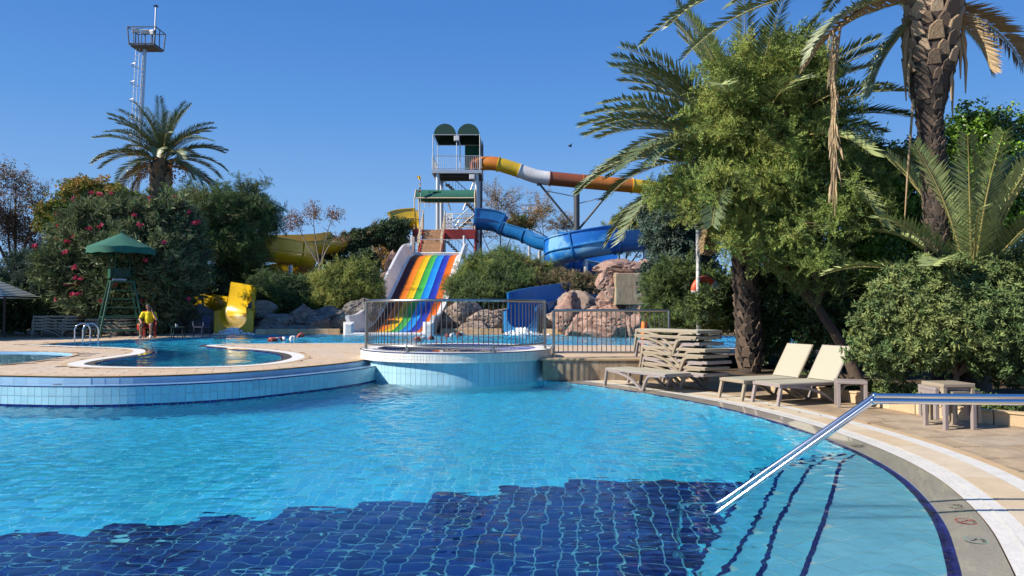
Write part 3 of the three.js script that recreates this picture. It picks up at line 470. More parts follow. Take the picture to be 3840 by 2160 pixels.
// rainbow slide
{
  const o = thing('rainbow_slide', 'wide seven lane slide in rainbow stripes between white side walls', 'water slide');
  const ctl = [[-33.5, 0.56], [-35.4, 0.64], [-37.4, 1.05], [-40, 1.95], [-42, 2.8], [-45, 4.2], [-47.2, 5.08], [-49, 5.36]].map(([z, y]) => [lerp(-5.68, -5.06, (-33.5 - z) / 15.5), y, z]);
  const path = bend(ctl, 48).reverse();                                       // from the top down
  const W = 2.96, n = 7, lw = W / n, cols = [lin(0.15, 0.018, 0.012), lin(0.80, 0.20, 0.012), lin(0.82, 0.50, 0.01), lin(0.06, 0.42, 0.07), lin(0.02, 0.28, 0.78), lin(0.02, 0.045, 0.42), lin(0.80, 0.16, 0.012)];
  for (let k = 0; k < n; k++) { const a = W / 2 - k * lw, b = a - lw, prof = []; for (let i = 0; i <= 8; i++) { const t = i / 8, x = lerp(a, b, t); prof.push([x, -0.035 * Math.sin(Math.PI * t) + 0.015 * (t < 0.06 || t > 0.94 ? 1 : 0)]); } prof.push([b, -0.14], [a, -0.14]); obj('lane', sweep(prof, path, { crease: 0.6 }), new THREE.MeshPhysicalMaterial({ color: cols[k], roughness: 0.5, specularIntensity: 0.35, map: T.fade, side: THREE.DoubleSide }), o).userData.label = ['dark red', 'orange', 'yellow', 'green', 'light blue', 'navy', 'bright orange'][k] + ' lane'; }
  const wall = (s) => { const p = [[W / 2, -0.14], [W / 2, 0.04], [W / 2 + 0.16, 0.12], [W / 2 + 0.42, 0.62], [W / 2 + 0.46, 0.78], [W / 2 + 0.6, 0.79], [W / 2 + 0.62, 0.7], [W / 2 + 0.5, 0.3], [W / 2 + 0.35, -0.14]].map(([x, y]) => [x * s, y]); return sweep(s > 0 ? p.reverse() : p, path, { crease: 0.5 }); };
  for (const s of [1, -1]) { const w = obj('side_wall', wall(s), M.gelWhite, o), e = obj('wall_end', [box(0.5, 0.62, 0.5, -5.68 - s * (W / 2 + 0.35), 0.75, -33.3, 0.12)], M.gelWhite, w); }
  obj('front_sill', box(W + 1.1, 0.3, 0.5, -5.68, 0.42, -33.3, 0.05), M.gelWhite, o);
  obj('top_box', [box(W + 0.3, 0.24, 0.8, -5.06, 5.42, -49.3, 0.04)], M.gelWhite, o);
  const hole = []; for (let i = 0; i < 22; i++) hole.push(new THREE.CylinderGeometry(0.03, 0.03, 0.02, 8).rotateX(Math.PI / 2).translate(-6.45 + i * 0.132, 5.44, -48.89)); obj('water_jet', hole, M.darkSteel, o);
  for (const s of [-1, 1]) obj('tall_panel', box(0.12, 1.35, 1.1, -5.06 + s * (W / 2 + 0.3), 6.0, -49.4, 0.04), M.gelWhite, o);
  for (const [x, z, y] of [[-7.1, -44, 3.4], [-3.2, -44, 3.4], [-7, -48, 4.9], [-3.1, -48, 4.9], [-7.3, -39, 1.2], [-3.6, -39, 1.2]]) obj('support_post', pipe([[x, 0, z], [x, y, z]], 0.1, 8), M.galv, o);
}
function rail(parent, pts, r, mat, name = 'rail', seg = 7) { return obj(name, pipe(pts, r, seg), mat, parent); }
// stairs and starting platform
{
  const o = thing('slide_platform', 'red and tan stair platform with beige rails under a torn green awning', 'platform');
  const n = 11; for (let k = 0; k < n; k++) { const t = k / (n - 1), x0 = lerp(-6.38, -6.5, t), x1 = lerp(-5.03, -5.22, t), y = lerp(5.45, 7.55, t), z = lerp(-50.1, -53.1, t); obj('step', box(x1 - x0, 0.205, 0.32, (x0 + x1) / 2, y - 0.1, z - 0.16, 0.008), M.stepTan[k % 2], o); }
  for (const x of [-6.52, -5.0]) obj('stringer', sweep([[-0.05, -0.25], [0.05, -0.25], [0.05, 0.1], [-0.05, 0.1]], [[x, 5.3, -50], [x, 7.4, -53.2]], {}), M.red, o);
  obj('platform_beam', [box(2.55, 0.72, 0.14, -3.98, 7.2, -53.0, 0.01), box(0.75, 0.4, 0.14, -6.95, 7.35, -53.0, 0.01)], M.red, o);
  obj('platform_floor', box(4.7, 0.12, 3.0, -5, 7.5, -54.7), M.stepTan[1], o);
  obj('side_beam', [box(0.14, 0.72, 3, -2.62, 7.2, -54.6), box(0.14, 0.72, 3, -7.3, 7.2, -54.6)], M.red, o);
  const B = M.beige, r = 0.035;
  for (const y of [7.72, 8.05, 8.38, 8.72]) { rail(o, [[-4.95, y, -53.05], [-2.72, y, -53.05]], 0.03, B); }
  for (const y of [7.68, 8.3, 8.95]) rail(o, [[-7.22, y, -53.05], [-6.55, y, -53.05]], 0.03, B);
  for (const x of [-7.22, -6.55, -4.95, -2.74]) rail(o, [[x, 7.5, -53.05], [x, x === -7.22 || x === -2.74 ? 9.95 : 8.95, -53.05]], 0.045, B, 'post');
  for (const x of [-6.58, -4.98]) for (const h of [0.35, 0.62, 0.89, 1.15]) rail(o, [[x, 5.4 + h, -50.0], [x, 7.6 + h, -53.1]], 0.025, B, 'stair_rail');
  for (const x of [-6.58, -4.98]) for (const t of [0.05, 0.5, 0.97]) rail(o, [[x, lerp(5.3, 7.5, t), lerp(-50, -53.1, t)], [x, lerp(6.5, 8.7, t), lerp(-50, -53.1, t)]], 0.03, B, 'post');
  rail(o, [[-6.6, 6.5, -50.0], [-3.5, 6.5, -50.0]], 0.025, M.galv, 'chain_bar');
  for (const [x, z] of [[-7.25, -53.1], [-2.7, -53.1], [-7.25, -56], [-2.7, -56], [-5, -53.2]]) obj('leg', pipe([[x, 0, z], [x, 7.4, z]], 0.1, 8), x === -5 ? M.beige : M.red, o);
  // awning: barrel of green fabric between bent hoops
  const arc = (x, k = 12) => { const p = []; for (let i = 0; i <= k; i++) { const a = Math.PI * i / k; p.push([x, 9.9 + Math.sin(a) * 0.78, -53.05 - 1.1 + Math.cos(a) * 1.1]); } return p; };
  { const A = arc(-7.15, 16), P = [], I = [], U = [], r2 = rngOf(4), nx = 14; for (let i = 0; i <= nx; i++) for (let j = 0; j <= 16; j++) { const x = lerp(-7.15, -2.8, i / nx); P.push(x, A[j][1] + 0.02 * (noise3(x * 2, j * 0.6, 3) - 0.5) - 0.03 * Math.sin(Math.PI * i / nx), A[j][2]); U.push(x, j * 0.2); }
    const ripped = (i, j) => j === 3 && i >= 3 && i <= 6; for (let i = 0; i < nx; i++) for (let j = 0; j < 16; j++) { if (ripped(i, j)) { const a = i * 17 + j; if (i === 3) I.push(a, a + 17, a + 18); else if (i === 6) I.push(a + 17, a + 18, a + 1, a + 1, a, a + 17); continue; } const a = i * 17 + j; I.push(a, a + 17, a + 1, a + 1, a + 17, a + 18); }
    obj('awning', raw(P, I, null, U), M.green, o).userData.label = 'green fabric awning with a rip'; }
  for (const x of [-7.18, -2.76]) obj('hoop', pipe(arc(x), 0.04, 6), B, o);
  rail(o, [[-7.18, 9.9, -53.05], [-2.76, 9.9, -53.05]], 0.045, B); rail(o, [[-7.18, 9.9, -55.25], [-2.76, 9.9, -55.25]], 0.045, B);
  for (const x of [-7.18, -2.76]) rail(o, [[x, 7.5, -55.25], [x, 9.9, -55.25]], 0.045, B, 'post');
  // rules board: white panel of text rows and pictograms
  const c = document.createElement('canvas'); c.width = 128; c.height = 256; const x = c.getContext('2d'); x.fillStyle = '#eef0ee'; x.fillRect(0, 0, 128, 256); x.fillStyle = '#555'; x.fillRect(0, 44, 128, 4); x.fillRect(0, 130, 128, 4); x.fillRect(0, 196, 128, 4); for (let i = 0; i < 3; i++) x.fillRect(14 + i * 3, 12 + i * 9, 90 - i * 12, 4); x.fillStyle = '#333'; for (const [a, b] of [[40, 92], [98, 92]]) { x.beginPath(); x.ellipse(a, b, 14, 20, 0, 0, 7); x.fill(); } for (let i = 0; i < 4; i++) { x.fillRect(14 + i * 26, 150, 14, 30); x.fillRect(12 + i * 28, 212, 18, 8); x.fillRect(16 + i * 28, 228, 18, 8); }
  const t = new THREE.CanvasTexture(c); t.colorSpace = THREE.SRGBColorSpace; const p = obj('rules_board', new THREE.BoxGeometry(0.52, 1.15, 0.03).translate(-4.62, 8.15, -52.98), std(0xffffff, 0.5, { map: t }), o); p.userData.label = 'white rules board with rows of pictograms';
}
// flag by the awning
{
  const o = thing('lifeguard_flag', 'limp yellow and red flag on a thin pole beside the green awning', 'flag', [-6.75, 7.55, -52.9]);
  obj('pole', pipe([[0, 0, 0], [0, 4.0, 0]], 0.025, 6), M.galv, o);
  for (const [a, b, m] of [[3.0, 3.35, M.yellow], [3.35, 3.95, std(lin(0.85, 0.5, 0.01), 0.8)], [2.75, 3.0, std(lin(0.6, 0.03, 0.02), 0.8)]]) { const P = [], I = []; for (let i = 0; i <= 4; i++) for (let j = 0; j <= 4; j++) { const t = j / 4, w = 0.3 * (0.5 + 0.5 * Math.sin(i + a * 3)); P.push(-t * w, lerp(a, b, i / 4), 0.06 * Math.sin(t * 9 + i)); } for (let i = 0; i < 4; i++) for (let j = 0; j < 4; j++) { const q = i * 5 + j; I.push(q, q + 1, q + 5, q + 1, q + 6, q + 5); } obj('cloth', raw(P, I), m, o); }
}
// tower with its two green hoods and the closed tube
{
  const o = thing('slide_tower', 'tall galvanised slide tower with twin dark green barrel hoods', 'tower', [-4.3, 0, -57.2]);
  for (const x of [-1.5, 1.55]) for (const z of [1.2, -1.8]) obj('column', pipe([[x, 0, z], [x, 12.3, z]], 0.16, 14), M.galv, o);
  obj('deck_frame', [box(3.9, 0.26, 0.16, 0, 12.38, 1.45), box(3.9, 0.26, 0.16, 0, 12.38, -2), box(0.16, 0.26, 3.4, -1.87, 12.38, -0.3), box(0.16, 0.26, 3.4, 1.87, 12.38, -0.3)], M.galv, o);
  obj('deck_plate', box(3.7, 0.06, 3.3, 0, 12.42, -0.3), M.grille, o);
  for (const z of [-1.2, -0.4, 0.5]) obj('joist', box(3.6, 0.2, 0.12, 0, 12.26, z), M.darkSteel, o);
  for (const s of [-1, 1]) { rail(o, [[s * 1.45, 11.3 - 0.6, 1.2], [s * 0.1, 10.2 - 0.6, 1.2]].map((p, i) => (i ? [s * 0.5, 9.4, 1.2] : [s * 1.5, 12.1, 1.2])), 0.07, M.galv, 'brace'); rail(o, [[s * 1.5, 6.2, 1.2], [-s * 0.2, 8.6, 1.2]], 0.05, M.galv, 'brace'); }
  // railing
  rail(o, [[-1.9, 13.6, 1.5], [1.9, 13.6, 1.5]], 0.03, M.galv); rail(o, [[-1.9, 12.62, 1.5], [1.9, 12.62, 1.5]], 0.025, M.galv);
  for (let i = 0; i <= 26; i++) { const x = lerp(-1.9, 1.9, i / 26); rail(o, [[x, 12.62, 1.5], [x, 13.6, 1.5]], i % 13 ? 0.013 : 0.035, M.galv, 'baluster', 5); }
  rail(o, [[-1.9, 13.6, 1.5], [-1.9, 13.6, -2]], 0.03, M.galv); for (let i = 1; i <= 16; i++) { const z = lerp(1.5, -2, i / 16); rail(o, [[-1.9, 12.6, z], [-1.9, 13.6, z]], 0.013, M.galv, 'baluster', 5); }
  for (const x of [-1.85, 0, 1.8]) for (const z of [1.5, -2]) rail(o, [[x, 12.5, z], [x, 15.25, z]], 0.04, M.galv, 'post');
  rail(o, [[-1.85, 15.25, 1.5], [1.8, 15.25, 1.5]], 0.035, M.galv); rail(o, [[-1.85, 15.25, -2], [1.8, 15.25, -2]], 0.035, M.galv); for (const x of [-1.85, 0, 1.8]) rail(o, [[x, 15.25, 1.5], [x, 15.25, -2]], 0.03, M.galv);
  for (const cx of [-0.93, 0.9]) { const h = obj('hood', new THREE.CylinderGeometry(0.86, 0.86, 3.5, 24, 1, true, -Math.PI / 2, Math.PI).rotateX(-Math.PI / 2).translate(cx, 15.27, -0.25), M.greenDark, o); for (const z of [1.5, -2]) obj('hood_end', new THREE.CircleGeometry(0.86, 24, 0, Math.PI).translate(cx, 15.27, z), M.greenDark, h); }
  obj('screen', new THREE.BoxGeometry(1.4, 2.7, 0.03).translate(1.1, 13.9, -2.02), M.green, o);
  obj('side_screen', new THREE.BoxGeometry(0.03, 2.7, 1.6).translate(1.92, 13.9, -1.2), M.greenDark, o);
  obj('start_tub', [box(1.0, 1.1, 1.3, 1.5, 13.0, 0.2, 0.15)], M.brown, o);
  for (const [x, y] of [[0, 14.95], [1.2, 11.95]]) { const l = obj('floodlight', box(0.42, 0.4, 0.22, x, y, 1.55, 0.03), M.galv, o); obj('lens', box(0.34, 0.3, 0.02, x, y, 1.675), M.gelWhite, l); }
  // winding stair behind
  for (let k = 0; k < 40; k++) { const t = k / 39, leg = Math.floor(t * 3), u = t * 3 - leg, x = leg % 2 ? lerp(-1.2, 1.2, u) : lerp(1.2, -1.2, u); obj('tread', box(0.3, 0.05, 1.1, x, lerp(5, 12.2, t), -2.6 - (leg % 2) * 1.15), M.grille, o); }
  for (let leg = 0; leg < 3; leg++) { const s = leg % 2 ? 1 : -1, z = -2.05 - (leg % 2) * 1.15, y0 = 5 + leg * 2.4; for (const h of [0.1, 1.0]) rail(o, [[-s * 1.4, y0 + h, z], [s * 1.4, y0 + 2.4 + h, z]], 0.035, M.galv, 'stair_rail'); for (let i = 0; i < 12; i++) { const t = i / 11; rail(o, [[lerp(-s * 1.4, s * 1.4, t), y0 + 2.4 * t + 0.1, z], [lerp(-s * 1.4, s * 1.4, t), y0 + 2.4 * t + 1.0, z]], 0.012, M.galv, 'baluster', 4); } }
  for (let i = 0; i < 4; i++) { const x = -2.9 + i * 0.35, y = 10.0 + i * 0.22; rail(o, [[x, y, -2.2], [x, y + 1.0, -2.2], [x + 0.25, y + 1.1, -2.2], [x + 0.3, y + 0.1, -2.2]], 0.03, M.galv, 'guard_hoop'); }
  rail(o, [[1.85, 4, 1.0], [1.9, 12.2, 0.9]], 0.09, M.darkSteel, 'water_pipe');
}
{
  const o = thing('tube_slide', 'closed tube slide in orange, yellow and white rings running right from the tower', 'water slide');
  const P = bend([[-2.9, 13.1, -56.5], [-2.0, 13.12, -56.2], [-1.2, 13.03, -56], [0.42, 12.55, -56], [2.08, 12.0, -56], [3.75, 11.82, -56], [6.88, 11.52, -56], [11.05, 11.2, -56.4], [14.5, 10.8, -58.5], [15.5, 10.3, -62], [13, 9.7, -65], [9, 9.2, -66]], 220);
  const cut = [[0, 8, M.brown], [8, 42, M.tubeOrange], [42, 62, M.yellow], [62, 91, M.gelWhite], [91, 112, M.brown], [112, 132, M.tubeOrange], [132, 160, M.yellow], [160, 220, M.tubeOrange]];
  cut.forEach(([a, b, m], i) => { const s = obj('tube_section', pipe(P.slice(a, b + 1), 0.55, 20, false), m, o), e = Math.max(1, a), d = P[e + 1].clone().sub(P[e - 1]).normalize().multiplyScalar(0.035); obj('joint_ring', pipe([P[e].clone().sub(d), P[e].clone().add(d)], 0.62, 20), m, s); });
  const c = [5.05, 0, -56.0];
  obj('column', pipe([c, [5.05, 10.75, -56]], 0.23, 14), M.darkSteel, o);
  obj('strut', pipe([[4.9, 8.1, -56], [2.2, 11.4, -56]], 0.085, 8), M.darkSteel, o); obj('strut', pipe([[5.25, 7.95, -56], [7.75, 11.0, -56]], 0.085, 8), M.darkSteel, o);
  obj('tie_rod', pipe([[5.0, 10.45, -56], [2.5, 10.95, -56]], 0.04, 6), M.galv, o); obj('tie_rod', pipe([[5.1, 9.9, -56], [7.3, 10.45, -56]], 0.04, 6), M.galv, o);
  for (const [x, y] of [[2.12, 11.45], [7.85, 11.05]]) obj('cradle', box(0.34, 0.1, 0.5, x, y - 0.04, -56), M.darkSteel, o);
  obj('column', pipe([[14.5, 0, -58.5], [14.5, 10.2, -58.5]], 0.23, 12), M.galv, o);
}

// ---------------------------------------------------------------- railing round the whirlpool and terrace
{
  const mk = (name, label, line, y0) => {
    const o = thing(name, label, 'railing'), L = line, H = 1.13;
    const up = (h) => L.map(([x, z]) => V(x, y0 + h, z));
    obj('top_rail', pipe(up(H), 0.032, 10), M.brushed, o); obj('bottom_rail', pipe(up(0.13), 0.024, 8), M.brushed, o);
    let len = 0; const acc = [0]; for (let i = 1; i < L.length; i++) { len += Math.hypot(L[i][0] - L[i - 1][0], L[i][1] - L[i - 1][1]); acc.push(len); }
    const at = (s) => { let i = 1; while (i < acc.length - 1 && acc[i] < s) i++; const t = (s - acc[i - 1]) / (acc[i] - acc[i - 1]); return [lerp(L[i - 1][0], L[i][0], t), lerp(L[i - 1][1], L[i][1], t)]; };
    const n = Math.round(len / 0.115), g = new THREE.CylinderGeometry(0.0105, 0.0105, H - 0.13, 7).translate(0, (H + 0.13) / 2, 0), list = []; for (let k = 1; k < n; k++) { const [x, z] = at(len * k / n); list.push({ g, m: M.darkBar, p: [x, y0, z] }); }
    pieces(o, 'baluster', list);
    const np = Math.max(1, Math.round(len / 2.1)); for (let k = 0; k <= np; k++) { const [x, z] = at(clamp(len * k / np, 0.001, len - 0.001)), p = obj('post', pipe([[x, y0, z], [x, y0 + (k === 0 || k === np ? H : 0.16), z]], 0.034, 10), M.brushed, o); obj('foot_flange', new THREE.CylinderGeometry(0.06, 0.065, 0.02, 14).translate(x, y0 + 0.01, z), M.brushed, p); }
    return o;
  };
  const arc = []; for (let i = 0; i <= 40; i++) { const a = lerp(-1.33, 1.33, i / 40); arc.push([JAC[0] + Math.sin(a) * (JR + 0.0), JAC[1] + Math.cos(a) * (JR + 0.0)]); }
  mk('pool_railing', 'curved steel railing standing on the whirlpool rim', arc, 0.682);
  mk('pool_railing', 'straight steel railing on the terrace edge behind the lounger stack', [[1.0, -17.3], [1.7, -17.28], [2.4, -17.26], [3.1, -17.24], [3.75, -17.22]], UP_DECK + 0.2 - 0.2);
}
// handrail that dips into the front pool
{
  const o = thing('pool_handrail', 'polished double tube handrail slanting down into the front pool', 'handrail');
  const A = [[9, 0.9, -5.6], [6, 0.905, -5.68], [2.9, 0.915, -5.78]], B = [[9, 0.9, -5.27], [6, 0.905, -5.35], [2.72, 0.915, -5.45]];
  const loop = [[1.78, 0.0, -6.1], [1.7, -0.045, -6.12], [1.52, -0.05, -6.13], [1.42, -0.05, -6.06], [1.38, -0.05, -5.97], [1.42, -0.05, -5.87], [1.5, -0.05, -5.8], [1.6, -0.045, -5.8], [1.665, 0.0, -5.8]];
  obj('upper_tube', pipe([[9, 0.9, -5.6], [6, 0.905, -5.68], [2.9, 0.915, -5.78]], 0.0225, 14), M.steel, o); obj('upper_tube', pipe(B, 0.0225, 14), M.steel, o);
  obj('sloping_tube', pipe([A[2], [1.78, 0.0, -6.1], [1.7, -0.045, -6.12]], 0.0225, 14), M.steel, o); obj('sloping_tube', pipe([B[2], [1.665, 0.0, -5.8], [1.6, -0.045, -5.8]], 0.0225, 14), M.steel, o);
  for (const p of [A[2], B[2]]) obj('elbow', new THREE.SphereGeometry(0.028, 14, 10).translate(...p), M.steel, o);
  obj('end_loop', pipe(bend(loop.slice(1, 8), 30), 0.0235, 12), M.steel, o);
  obj('post', pipe([[1.38, -0.05, -5.97], [1.38, -1.19, -5.97]], 0.022, 12), M.steel, o); obj('post_flange', new THREE.CylinderGeometry(0.06, 0.06, 0.02, 16).translate(1.38, -1.18, -5.97), M.steel, o);
  for (const [x, z] of [[6.2, -5.67], [6.2, -5.34]]) { obj('post', pipe([[x, 0, z], [x, 0.9, z]], 0.022, 12), M.steel, o); }
}
// pictograms printed on the wet grey slope
{
  const draw = (f) => { const c = document.createElement('canvas'); c.width = c.height = 128; const x = c.getContext('2d'); x.clearRect(0, 0, 128, 128); f(x); const t = new THREE.CanvasTexture(c); t.colorSpace = THREE.SRGBColorSpace; return t; };
  const base = '#9d9a8f';
  const fig = (x, ink) => { x.strokeStyle = x.fillStyle = ink; x.lineWidth = 8; x.beginPath(); x.arc(46, 44, 8, 0, 7); x.fill(); x.beginPath(); x.moveTo(52, 52); x.lineTo(74, 66); x.lineTo(66, 84); x.moveTo(74, 66); x.lineTo(92, 70); x.stroke(); x.lineWidth = 5; for (const y of [92, 102]) { x.beginPath(); for (let i = 0; i <= 8; i++) x.lineTo(30 + i * 9, y + (i % 2) * 4); x.stroke(); } };
  const marks = [['ladder', (x) => { x.fillStyle = base; x.fillRect(0, 0, 128, 128); x.strokeStyle = x.fillStyle = '#1c1e2c'; x.lineWidth = 7; for (const a of [78, 104]) { x.beginPath(); x.moveTo(a, 26); x.lineTo(a, 102); x.stroke(); } for (const y of [44, 62, 80]) { x.beginPath(); x.moveTo(78, y); x.lineTo(104, y); x.stroke(); } x.beginPath(); x.arc(40, 52, 9, 0, 7); x.fill(); x.beginPath(); x.moveTo(20, 96); x.lineTo(44, 68); x.lineTo(66, 74); x.stroke(); }, [3.66, -5.94], 'black pool ladder pictogram'],
    ['diving', (x) => { x.fillStyle = base; x.fillRect(0, 0, 128, 128); fig(x, '#1c1e2c'); x.strokeStyle = '#b3352c'; x.lineWidth = 9; x.beginPath(); x.arc(64, 64, 54, 0, 7); x.moveTo(26, 26); x.lineTo(102, 102); x.stroke(); }, [3.46, -5.53], 'red ring no diving pictogram'],
    ['feet', (x) => { x.fillStyle = base; x.fillRect(0, 0, 128, 128); fig(x, '#1c1e2c'); x.strokeStyle = '#7fae9d'; x.lineWidth = 6; x.beginPath(); x.arc(64, 64, 54, 0, 7); x.stroke(); }, [3.24, -5.08], 'green ring bathing pictogram'],
    ['far', (x) => { x.fillStyle = base; x.fillRect(0, 0, 128, 128); fig(x, '#1c1e2c'); }, [4.10, -8.6], 'small black pictogram']];
  for (const [n, f, [x, z], label] of marks) { const g = new THREE.CircleGeometry(0.085, 28).rotateX(-Math.PI / 2); const o = obj('edge_marking', g, new THREE.MeshPhysicalMaterial({ color: 0xffffff, map: draw(f), roughness: 0.35, clearcoat: 1, clearcoatRoughness: 0.03 })); o.position.set(x, -0.004, z); o.rotation.set(0, 1.2, 0); tag(o, label + ' printed on the grey pool edge', 'marking', 'pictograms on the pool edge'); }
}
// ---------------------------------------------------------------- loungers and side tables
T.weave = tex(256, (u, v) => { const k = 0.5 + 0.25 * Math.sin(u * TAU * 32) + 0.25 * Math.sin(v * TAU * 32); return [lerp(216, 238, k), lerp(214, 236, k), lerp(202, 224, k)]; });
M.sling = std(0xb4b3a8, 0.85, { map: T.weave }); M.sling.map.repeat.set(6, 6);
M.plastic = [lin(0.27, 0.225, 0.16), lin(0.27, 0.23, 0.215), lin(0.30, 0.25, 0.18)].map((c) => std(c, 0.5));
function lounger(label, frame, back, group) {
  // along +x from the foot end; 1.95 long, 0.7 wide
  const o = thing('sun_lounger', label, 'lounger', [0, 0, 0], 0, group), L = 1.93, W = 0.68, H = 0.36, hinge = 1.22, f = frame;
  for (const s of [-1, 1]) {
    const z = s * (W / 2 - 0.03);
    obj('side_rail', box(back > 0.1 ? hinge + 0.6 : L, 0.05, 0.05, (back > 0.1 ? hinge + 0.6 : L) / 2, H - 0.02, z, 0.006), f, o);
    obj('foot_leg', sweep([[-0.028, -0.022], [0.028, -0.022], [0.028, 0.022], [-0.028, 0.022]], [[0.05, H - 0.03, z], [-0.03, 0, z]], { upAxis: V(1, 0, 0) }), f, o);
    obj('arched_leg', sweep([[-0.028, -0.022], [0.028, -0.022], [0.028, 0.022], [-0.028, 0.022]], bend([[0.1, H - 0.04, z], [0.5, H - 0.07, z], [0.9, H - 0.17, z], [1.22, 0.0, z]], 12), {}), f, o);
    obj('rear_leg', sweep([[-0.028, -0.022], [0.028, -0.022], [0.028, 0.022], [-0.028, 0.022]], bend([[1.24, 0.0, z], [1.32, 0.16, z], [1.42, 0.29, z], [1.6, H - 0.045, z], [1.8, H - 0.04, z]], 12), {}), f, o);
  }
  for (const x of [0.025, hinge, back > 0.1 ? hinge + 0.58 : L - 0.025]) obj('cross_bar', box(0.05, 0.05, W - 0.1, x, H - 0.02, 0, 0.006), f, o);
  obj('seat', box(hinge - 0.03, 0.014, W - 0.07, hinge / 2 + 0.01, H + 0.006, 0, 0.004), M.sling, o);
  const b = new THREE.Group(); b.name = 'backrest'; b.position.set(hinge, H, 0); b.rotation.z = back; o.add(b);
  obj('back_sling', box(L - hinge - 0.03, 0.014, W - 0.07, (L - hinge) / 2, 0.01, 0, 0.004), M.sling, b);
  for (const s of [-1, 1]) obj('back_rail', box(L - hinge, 0.035, 0.035, (L - hinge) / 2, -0.005, s * (W / 2 - 0.03), 0.005), f, b);
  obj('top_rail', box(0.035, 0.035, W - 0.05, L - hinge - 0.02, -0.005, 0, 0.005), f, b);
  if (back > 0.1) obj('back_prop', box(0.03, 0.5, 0.03, 0.42, -0.16, 0.0, 0.004).rotateZ(-0.25), f, b);
  return o;
}
const flat = lounger('flat cream sun lounger standing alone before the lounger stack', M.plastic[1], 0);
// local +x -> world direction: turn = -atan2(dz, dx)
const turnOf = (dx, dz) => -Math.atan2(dz, dx);
flat.position.set(2.28, 0, -15.62); flat.rotation.y = turnOf(0.48, 0.88);
const stackMats = [0, 1, 2].map((k) => lounger('cream sun lounger lying flat in the tall stack by the palm', M.plastic[k], 0, 'loungers in the tall stack'));
const order = [1, 0, 1, 0, 2, 1, 0, 2], used = new Set();
order.forEach((k, i) => { const lab = ['lowest', 'second lowest', 'third lowest', 'fourth lowest', 'fourth from the top', 'third from the top', 'second from the top', 'topmost'][i] + ' cream sun lounger of the tall stack by the palm', up = i * 0.118, sh = i >= 5 ? -0.2 : 0, p = [3.06 + sh * 0.48 + (i % 3) * 0.015, up, -15.72 + sh * 0.88 - (i % 2) * 0.01], turn = turnOf(0.48, 0.88) + (i % 3 - 1) * 0.012; if (!used.has(k)) { stackMats[k].position.set(...p); stackMats[k].rotation.y = turn; stackMats[k].userData.label = lab; used.add(k); } else dup(stackMats[k], p, turn, lab); });
const recA = lounger('cream lounger with raised back standing between the stack and the other raised lounger', M.plastic[2], 1.02); recA.position.set(3.93, 0, -12.95); recA.rotation.y = turnOf(0.93, -0.37);
const recB = lounger('cream lounger with raised back beside the single side table', M.plastic[1], 1.02); recB.position.set(4.32, 0, -12.3); recB.rotation.y = turnOf(0.93, -0.37);
// shaded lounger stack across the pool
{ const far = lounger('sun lounger in the shaded stack left of the lifeguard chair', M.plastic[2], 0, 'loungers in the shaded stack'); for (let i = 0; i < 5; i++) (i ? dup(far, [-20.6, UP_DECK + i * 0.13, -31.3], 0) : (far.position.set(-20.6, UP_DECK, -31.3), far)); for (let i = 0; i < 4; i++) dup(far, [-18.5, UP_DECK + i * 0.13, -31.5], 0.05, 'sun lounger in the shaded stack behind the lifeguard chair', 'loungers stacked behind the lifeguard chair'); }
function sideTable(label, m, group) {
  const o = thing('side_table', label, 'side table', [0, 0, 0], 0, group), S = 0.46, H = 0.44;
  obj('table_top', box(S, 0.05, S, 0, H - 0.025, 0, 0.008), m, o);
  for (const x of [-1, 1]) for (const z of [-1, 1]) obj('leg', box(0.055, H - 0.05, 0.055, x * (S / 2 - 0.03), (H - 0.05) / 2, z * (S / 2 - 0.03), 0.005), m, o);
  for (const x of [-1, 1]) obj('apron', box(0.04, 0.06, S - 0.11, x * (S / 2 - 0.03), H - 0.08, 0), m, o);
  return o;
}
const table = sideTable('single taupe plastic side table at the foot of the raised lounger', M.plastic[1]); table.position.set(5.62, 0, -12.0); table.rotation.y = -0.32;
[[5.98, 0, -9.9, 0.1, 1], [6.12, 0.06, -10.02, 0.2, 0], [6.0, 0.11, -10.06, -0.05, 1], [6.03, 0.165, -10.0, 0.08, 2]].forEach(([x, y, z, t, k], i) => { const lab = ['taupe side table at the bottom of the pile of nested tables', 'taupe side table second from the ground in the pile', 'taupe side table second from the top in the pile', 'taupe side table on top of the pile of nested tables'][i]; const q = dup(table, [x, y, z], t, lab, 'nested side tables'); q.traverse((c) => { if (c.isMesh) c.material = M.plastic[k]; }); });

